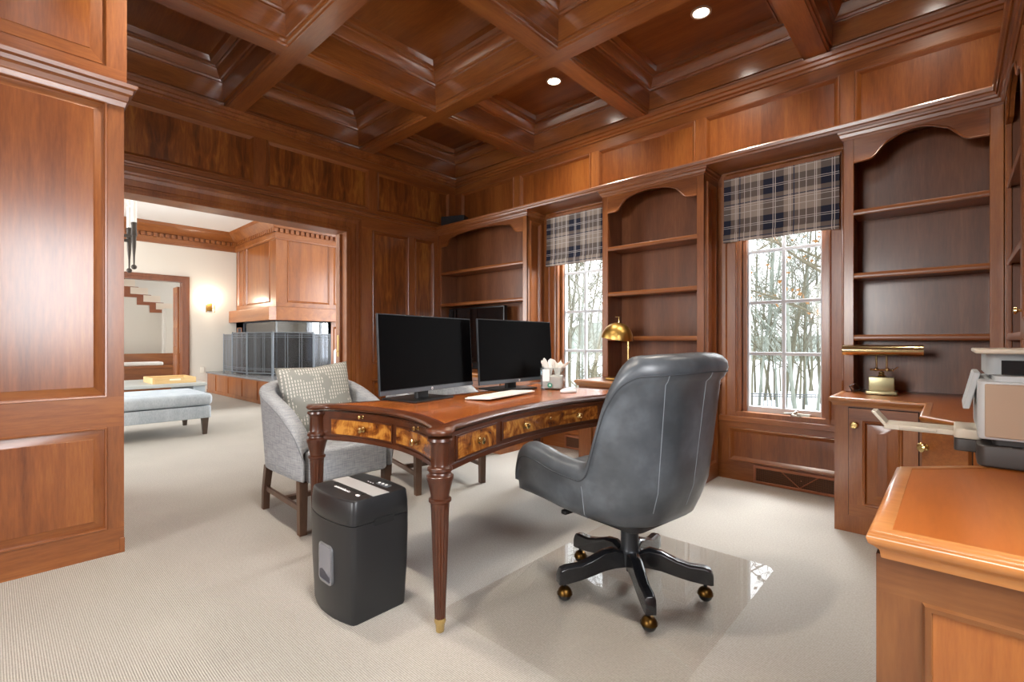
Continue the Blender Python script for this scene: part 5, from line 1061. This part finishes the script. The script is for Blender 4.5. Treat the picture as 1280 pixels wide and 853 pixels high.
def pillow(bm, w_, h_, th):
    n = 20; grid = {}
    for s_ in (-1, 1):
        for i in range(n+1):
            for j in range(n+1):
                u, v = 2*i/n-1, 2*j/n-1; e = (1-u**4)*(1-v**4)
                pin = 1-0.09*(1-abs(u))*(v*v) ; pin2 = 1-0.09*(1-abs(v))*(u*u)
                x = s_*th*0.5*max(e, 0)**0.45
                if e <= 1e-6 and s_ == 1: grid[(1, i, j)] = grid[(-1, i, j)]; continue
                grid[(s_, i, j)] = bm.verts.new((x, u*w_/2*pin2, v*h_/2*pin))
    for s_ in (-1, 1):
        for i in range(n):
            for j in range(n): bm.faces.new((grid[(s_, i, j)], grid[(s_, i+1, j)], grid[(s_, i+1, j+1)], grid[(s_, i, j+1)]))
pw_ = thing('throw_pillow', 'square grey pillow with broken white stripes leaning in the left armchair', 'pillow', (-3.065, 1.462, 0.70), math.radians(-6))
bm = new(); pillow(bm, 0.47, 0.47, 0.15); p_ = obj('pillow_cover', bm, m_pillow(), pw_, angle=180); p_.rotation_euler = (math.radians(4), math.radians(-17), 0)

# ------------------------------------------------------------------ printer
pt = thing('printer', 'cream and charcoal office printer with extended paper tray on the right worktop', 'printer', (0, 0, 0))
cream = plain('cream_printer_plastic', '#c4bbaa', 0.45); beige = plain('beige_printer_panel', '#a8917a', 0.5); char = plain('charcoal_printer_base', '#3a3532', 0.5); lg_ = plain('light_grey_printer', '#b4b8ba', 0.45)
x0, x1, y0, y1 = 0.046, 0.47, 1.70, 2.12
bm = new(); rbox(bm, ((x0+x1)/2, (y0+y1)/2, 0.7625), x1-x0+0.004, y1-y0, 0.055, 0.02, er=0.006); obj('base', bm, char, pt)
bm = new(); rbox(bm, ((x0+x1)/2+0.012, (y0+y1)/2+0.01, 0.816), x1-x0-0.03, y1-y0-0.02, 0.018, 0.012); obj('base_recess', bm, plain('dark_recess', '#2a2625', 0.6), pt)
bm = new(); rbox(bm, ((x0+x1)/2, (y0+y1)/2, 0.832), x1-x0, y1-y0, 0.146, 0.012, er=0.004); obj('body', bm, lg_, pt)
bm = new(); box(bm, x0+0.012, y0-0.004, 0.838, x1-0.004, y0+0.004, 0.972); obj('side_panel', bm, beige, pt, bevel=0.003)
bm = new(); rbox(bm, ((x0+x1)/2+0.015, (y0+y1)/2+0.01, 0.977), x1-x0-0.03, y1-y0-0.02, 0.014, 0.012); rbox(bm, ((x0+x1)/2+0.008, (y0+y1)/2+0.06, 0.990), x1-x0-0.02, y1-y0-0.12, 0.058, 0.02); obj('scanner_bed', bm, lg_, pt)
bm = new(); box(bm, x0+0.045, y0+0.065, 0.993, x1-0.02, y0+0.0715, 1.030); obj('scanner_opening', bm, plain('glossy_black_recess', '#101012', 0.2), pt)
bm = new(); rbox(bm, ((x0+x1)/2, (y0+y1)/2+0.02, 1.047), x1-x0+0.01, y1-y0-0.02, 0.012, 0.02, er=0.004); obj('scanner_lid', bm, cream, pt)
bm = new(); rbox(bm, ((x0+x1)/2+0.06, (y0+y1)/2+0.1, 1.059), x1-x0-0.18, 0.18, 0.05, 0.03, er=0.014); obj('document_feeder', bm, lg_, pt)
bm = new(); prism(bm, [(0, 0), (0.014, 0.0), (0.014, 0.10), (0.0, 0.10)], (x0-0.028, y0+0.10, 0.895), (1, 0, 0), (0.22, 0, 1), (0, 1, 0), 0.22); obj('control_flap', bm, lg_, pt, bevel=0.003)
bm = new(); rbox(bm, (x0-0.018, y0+0.16, 0.782), 0.055, 0.16, 0.034, 0.012, er=0.004); obj('tray_housing_lower', bm, char, pt)
bm = new(); rbox(bm, (x0-0.018, y0+0.16, 0.816), 0.055, 0.16, 0.026, 0.012, er=0.004); th_ = obj('tray_housing', bm, cream, pt)
bm = new(); box(bm, x0-0.20, y0+0.11, 0.818, x0-0.04, y0+0.21, 0.833); box(bm, x0-0.165, y0+0.106, 0.822, x0-0.08, y0+0.111, 0.831)
o = obj('paper_tray', bm, cream, pt, bevel=0.003)
bm = new(); prism(bm, [(0, 0), (0.012, 0), (0.012, 0.052), (0, 0.052)], (x0-0.200, y0+0.12, 0.826), (1, 0, 0), (-0.62, 0, 0.78), (0, 1, 0), 0.07); obj('tray_stop', bm, cream, o, bevel=0.002)
bm = new(); tube(bm, [(x0+0.0, y0+0.3, 0.79), (x0-0.02, y0+0.32, 0.775), (x0-0.03, y0+0.38, 0.768), (x0-0.022, y0+0.5, 0.767)], 0.004, 8); obj('power_cord', bm, black, pt)
# ------------------------------------------------------------------ outside: snow, woodland, iron fence
snow = plain('snow', '#b9bcbd', 0.9)
bm = new(); gz = -1.6
gp = [[V(-45+i*3.5, 4.6+j*3.2, gz+0.14*math.sin(i*1.3+j*0.7)+(1.0*(j/22)**2 if j > 8 else 0)) for i in range(26)] for j in range(23)]
loft(bm, gp, cap=False, closed=False); st('ground', bm, snow)
hill = cloth('hazy_wooded_hillside', '#5d645e', '#80877f', 1.2, (1, 1, 0.35))
bm = new(); hg = [[V(-75+i*4, 52+j*7+3*math.sin(i*0.9), -2+j*2.4*(0.75+0.25*math.sin(i*0.55+j)))for i in range(36)] for j in range(4)]
loft(bm, hg, cap=False, closed=False); st('ground_hillside', bm, hill)
bark_m = []
for k, (c1, c2) in enumerate((('#5d594a', '#7d7966'), ('#504c40', '#6e6a59'), ('#6a6e66', '#868b80'))):
    bark_m.append(cloth('grey_bark_%d' % k, c1, c2, 14, (1, 1, 0.2)))
leafm = plain('dry_oak_leaves', '#94662d', 0.8)
def tree(x, y, h, r, seed, mat, label, lean=0.06, depth=3, group='bare trees in the snow', leaves=False):
    q = random.Random(seed); t = thing('bare_tree', label, 'tree', (x, y, gz-0.1+(1.0*(((y-4.6)/3.2)/22)**2 if (y-4.6)/3.2 > 8 else 0)), q.uniform(0, 6), group)
    bmt, bmb = new(), new(); tips = []
    def grow(p, d, L, r0, lev):
        pts = [p]; n = 5 if lev == 0 else 4; dd = d.copy(); rr = [r0]
        for i in range(n):
            dd = (dd + V(q.gauss(0, 1), q.gauss(0, 1), q.gauss(0, 0.6))*(0.06 if lev == 0 else 0.2)).normalized(); p = p + dd*(L/n); pts.append(p); rr.append(r0*(1-0.62*(i+1)/n))
        tube(bmt if lev == 0 else bmb, pts, rr, 7 if lev == 0 else (5 if lev == 1 else 3))
        if lev >= depth: tips.append(pts[-1]); return
        m = (15, 7, 5, 3)[lev]
        for k in range(m):
            f = q.uniform(0.18 if lev == 0 else 0.2, 1.0); i = min(int(f*n), n-1); b = pts[i].lerp(pts[i+1], f*n-i); ang = q.uniform(0, 2*PI); up = q.uniform(0.1, 0.9)
            nd = (V(math.cos(ang), math.sin(ang), up)+dd*0.5).normalized(); grow(b, nd, L*q.uniform(0.24, 0.42), max(rr[i]*0.42, 0.006), lev+1)
    grow(V(0, 0, 0), V(q.uniform(-lean, lean), q.uniform(-lean, lean), 1).normalized(), h, r, 0)
    obj('trunk', bmt, mat, t); obj('branches', bmb, mat, t)
    if leaves:
        b = new(); 
        for p in tips:
            if q.random() < leaves:
                for _ in range(2):
                    u = V(q.gauss(0, 1), q.gauss(0, 1), q.gauss(0, 1)).normalized(); v = u.orthogonal().normalized(); s_ = q.uniform(0.035, 0.06); c = p+V(q.uniform(-.05, .05), q.uniform(-.05, .05), q.uniform(-.05, .05))
                    face(b, [c-u*s_, c+v*s_*0.5, c+u*s_, c-v*s_*0.5])
        o = obj('dry_leaves', b, leafm, t, smooth=False); o['kind'] = 'stuff'
    return t
spots = []
def ray_xy(u, d):
    r = (u-640)/601; a_ = math.radians(42.56); return d*(-math.sin(a_)+r*math.cos(a_)), d*(math.cos(a_)+r*math.sin(a_))
LAB = 'leafless grey tree in the snowy woodland outside the windows'
k = 0
us = [940+4.0*i for i in range(24)]+[695+4.2*i for i in range(13)]
for u in us:
    d = rnd.choice((16, 18, 20, 22, 25, 28)); h = rnd.uniform(6, 9.5); r = rnd.uniform(0.03, 0.06)*(1+d*0.012)
    x, y = ray_xy(u, d); tree(x, y, h, r, 100+k, bark_m[k % 3], LAB); k += 1
x, y = ray_xy(1010, 9.0); tree(x+1.5, y, 6.5, 0.11, 5, bark_m[1], 'nearest oak outside the right window with dry brown leaves', lean=0.2, group=None, leaves=0.5)
x, y = ray_xy(935, 8.0); tree(x-0.2, y, 4.2, 0.07, 12, bark_m[0], 'low crooked tree close outside the right window', lean=0.5, group=None)
x, y = ray_xy(722, 9.0); tree(x, y, 4.0, 0.06, 15, bark_m[0], 'low crooked tree close outside the left window', lean=0.5, group=None)
fe = thing('iron_fence', 'black iron picket fence crossing the snowy yard outside', 'fence', (0, 0, 0)); fm = plain('fence_iron', '#4a4d4f', 0.6)
fa, fb = V(*ray_xy(690, 19), gz+0.05), V(*ray_xy(1060, 17), gz+0.05); Lf = (fb-fa).length; u_ = (fb-fa).normalized()
bm = new()
for z in (0.70, 0.62, 0.12): tube(bm, [fa+V(0, 0, z), fb+V(0, 0, z)], 0.018, 6)
obj('rails', bm, fm, fe); bm = new()
n = int(Lf/0.13)
for i in range(n+1): p = fa+u_*(Lf*i/n); tube(bm, [p, p+V(0, 0, 0.72)], 0.009, 5)
o = obj('pickets', bm, fm, fe); o['kind'] = 'stuff'
for i in range(0, 7): p = fa+u_*(Lf*i/6); bm = new(); tube(bm, [p, p+V(0, 0, 0.9)], 0.035, 8); obj('post', bm, fm, fe)
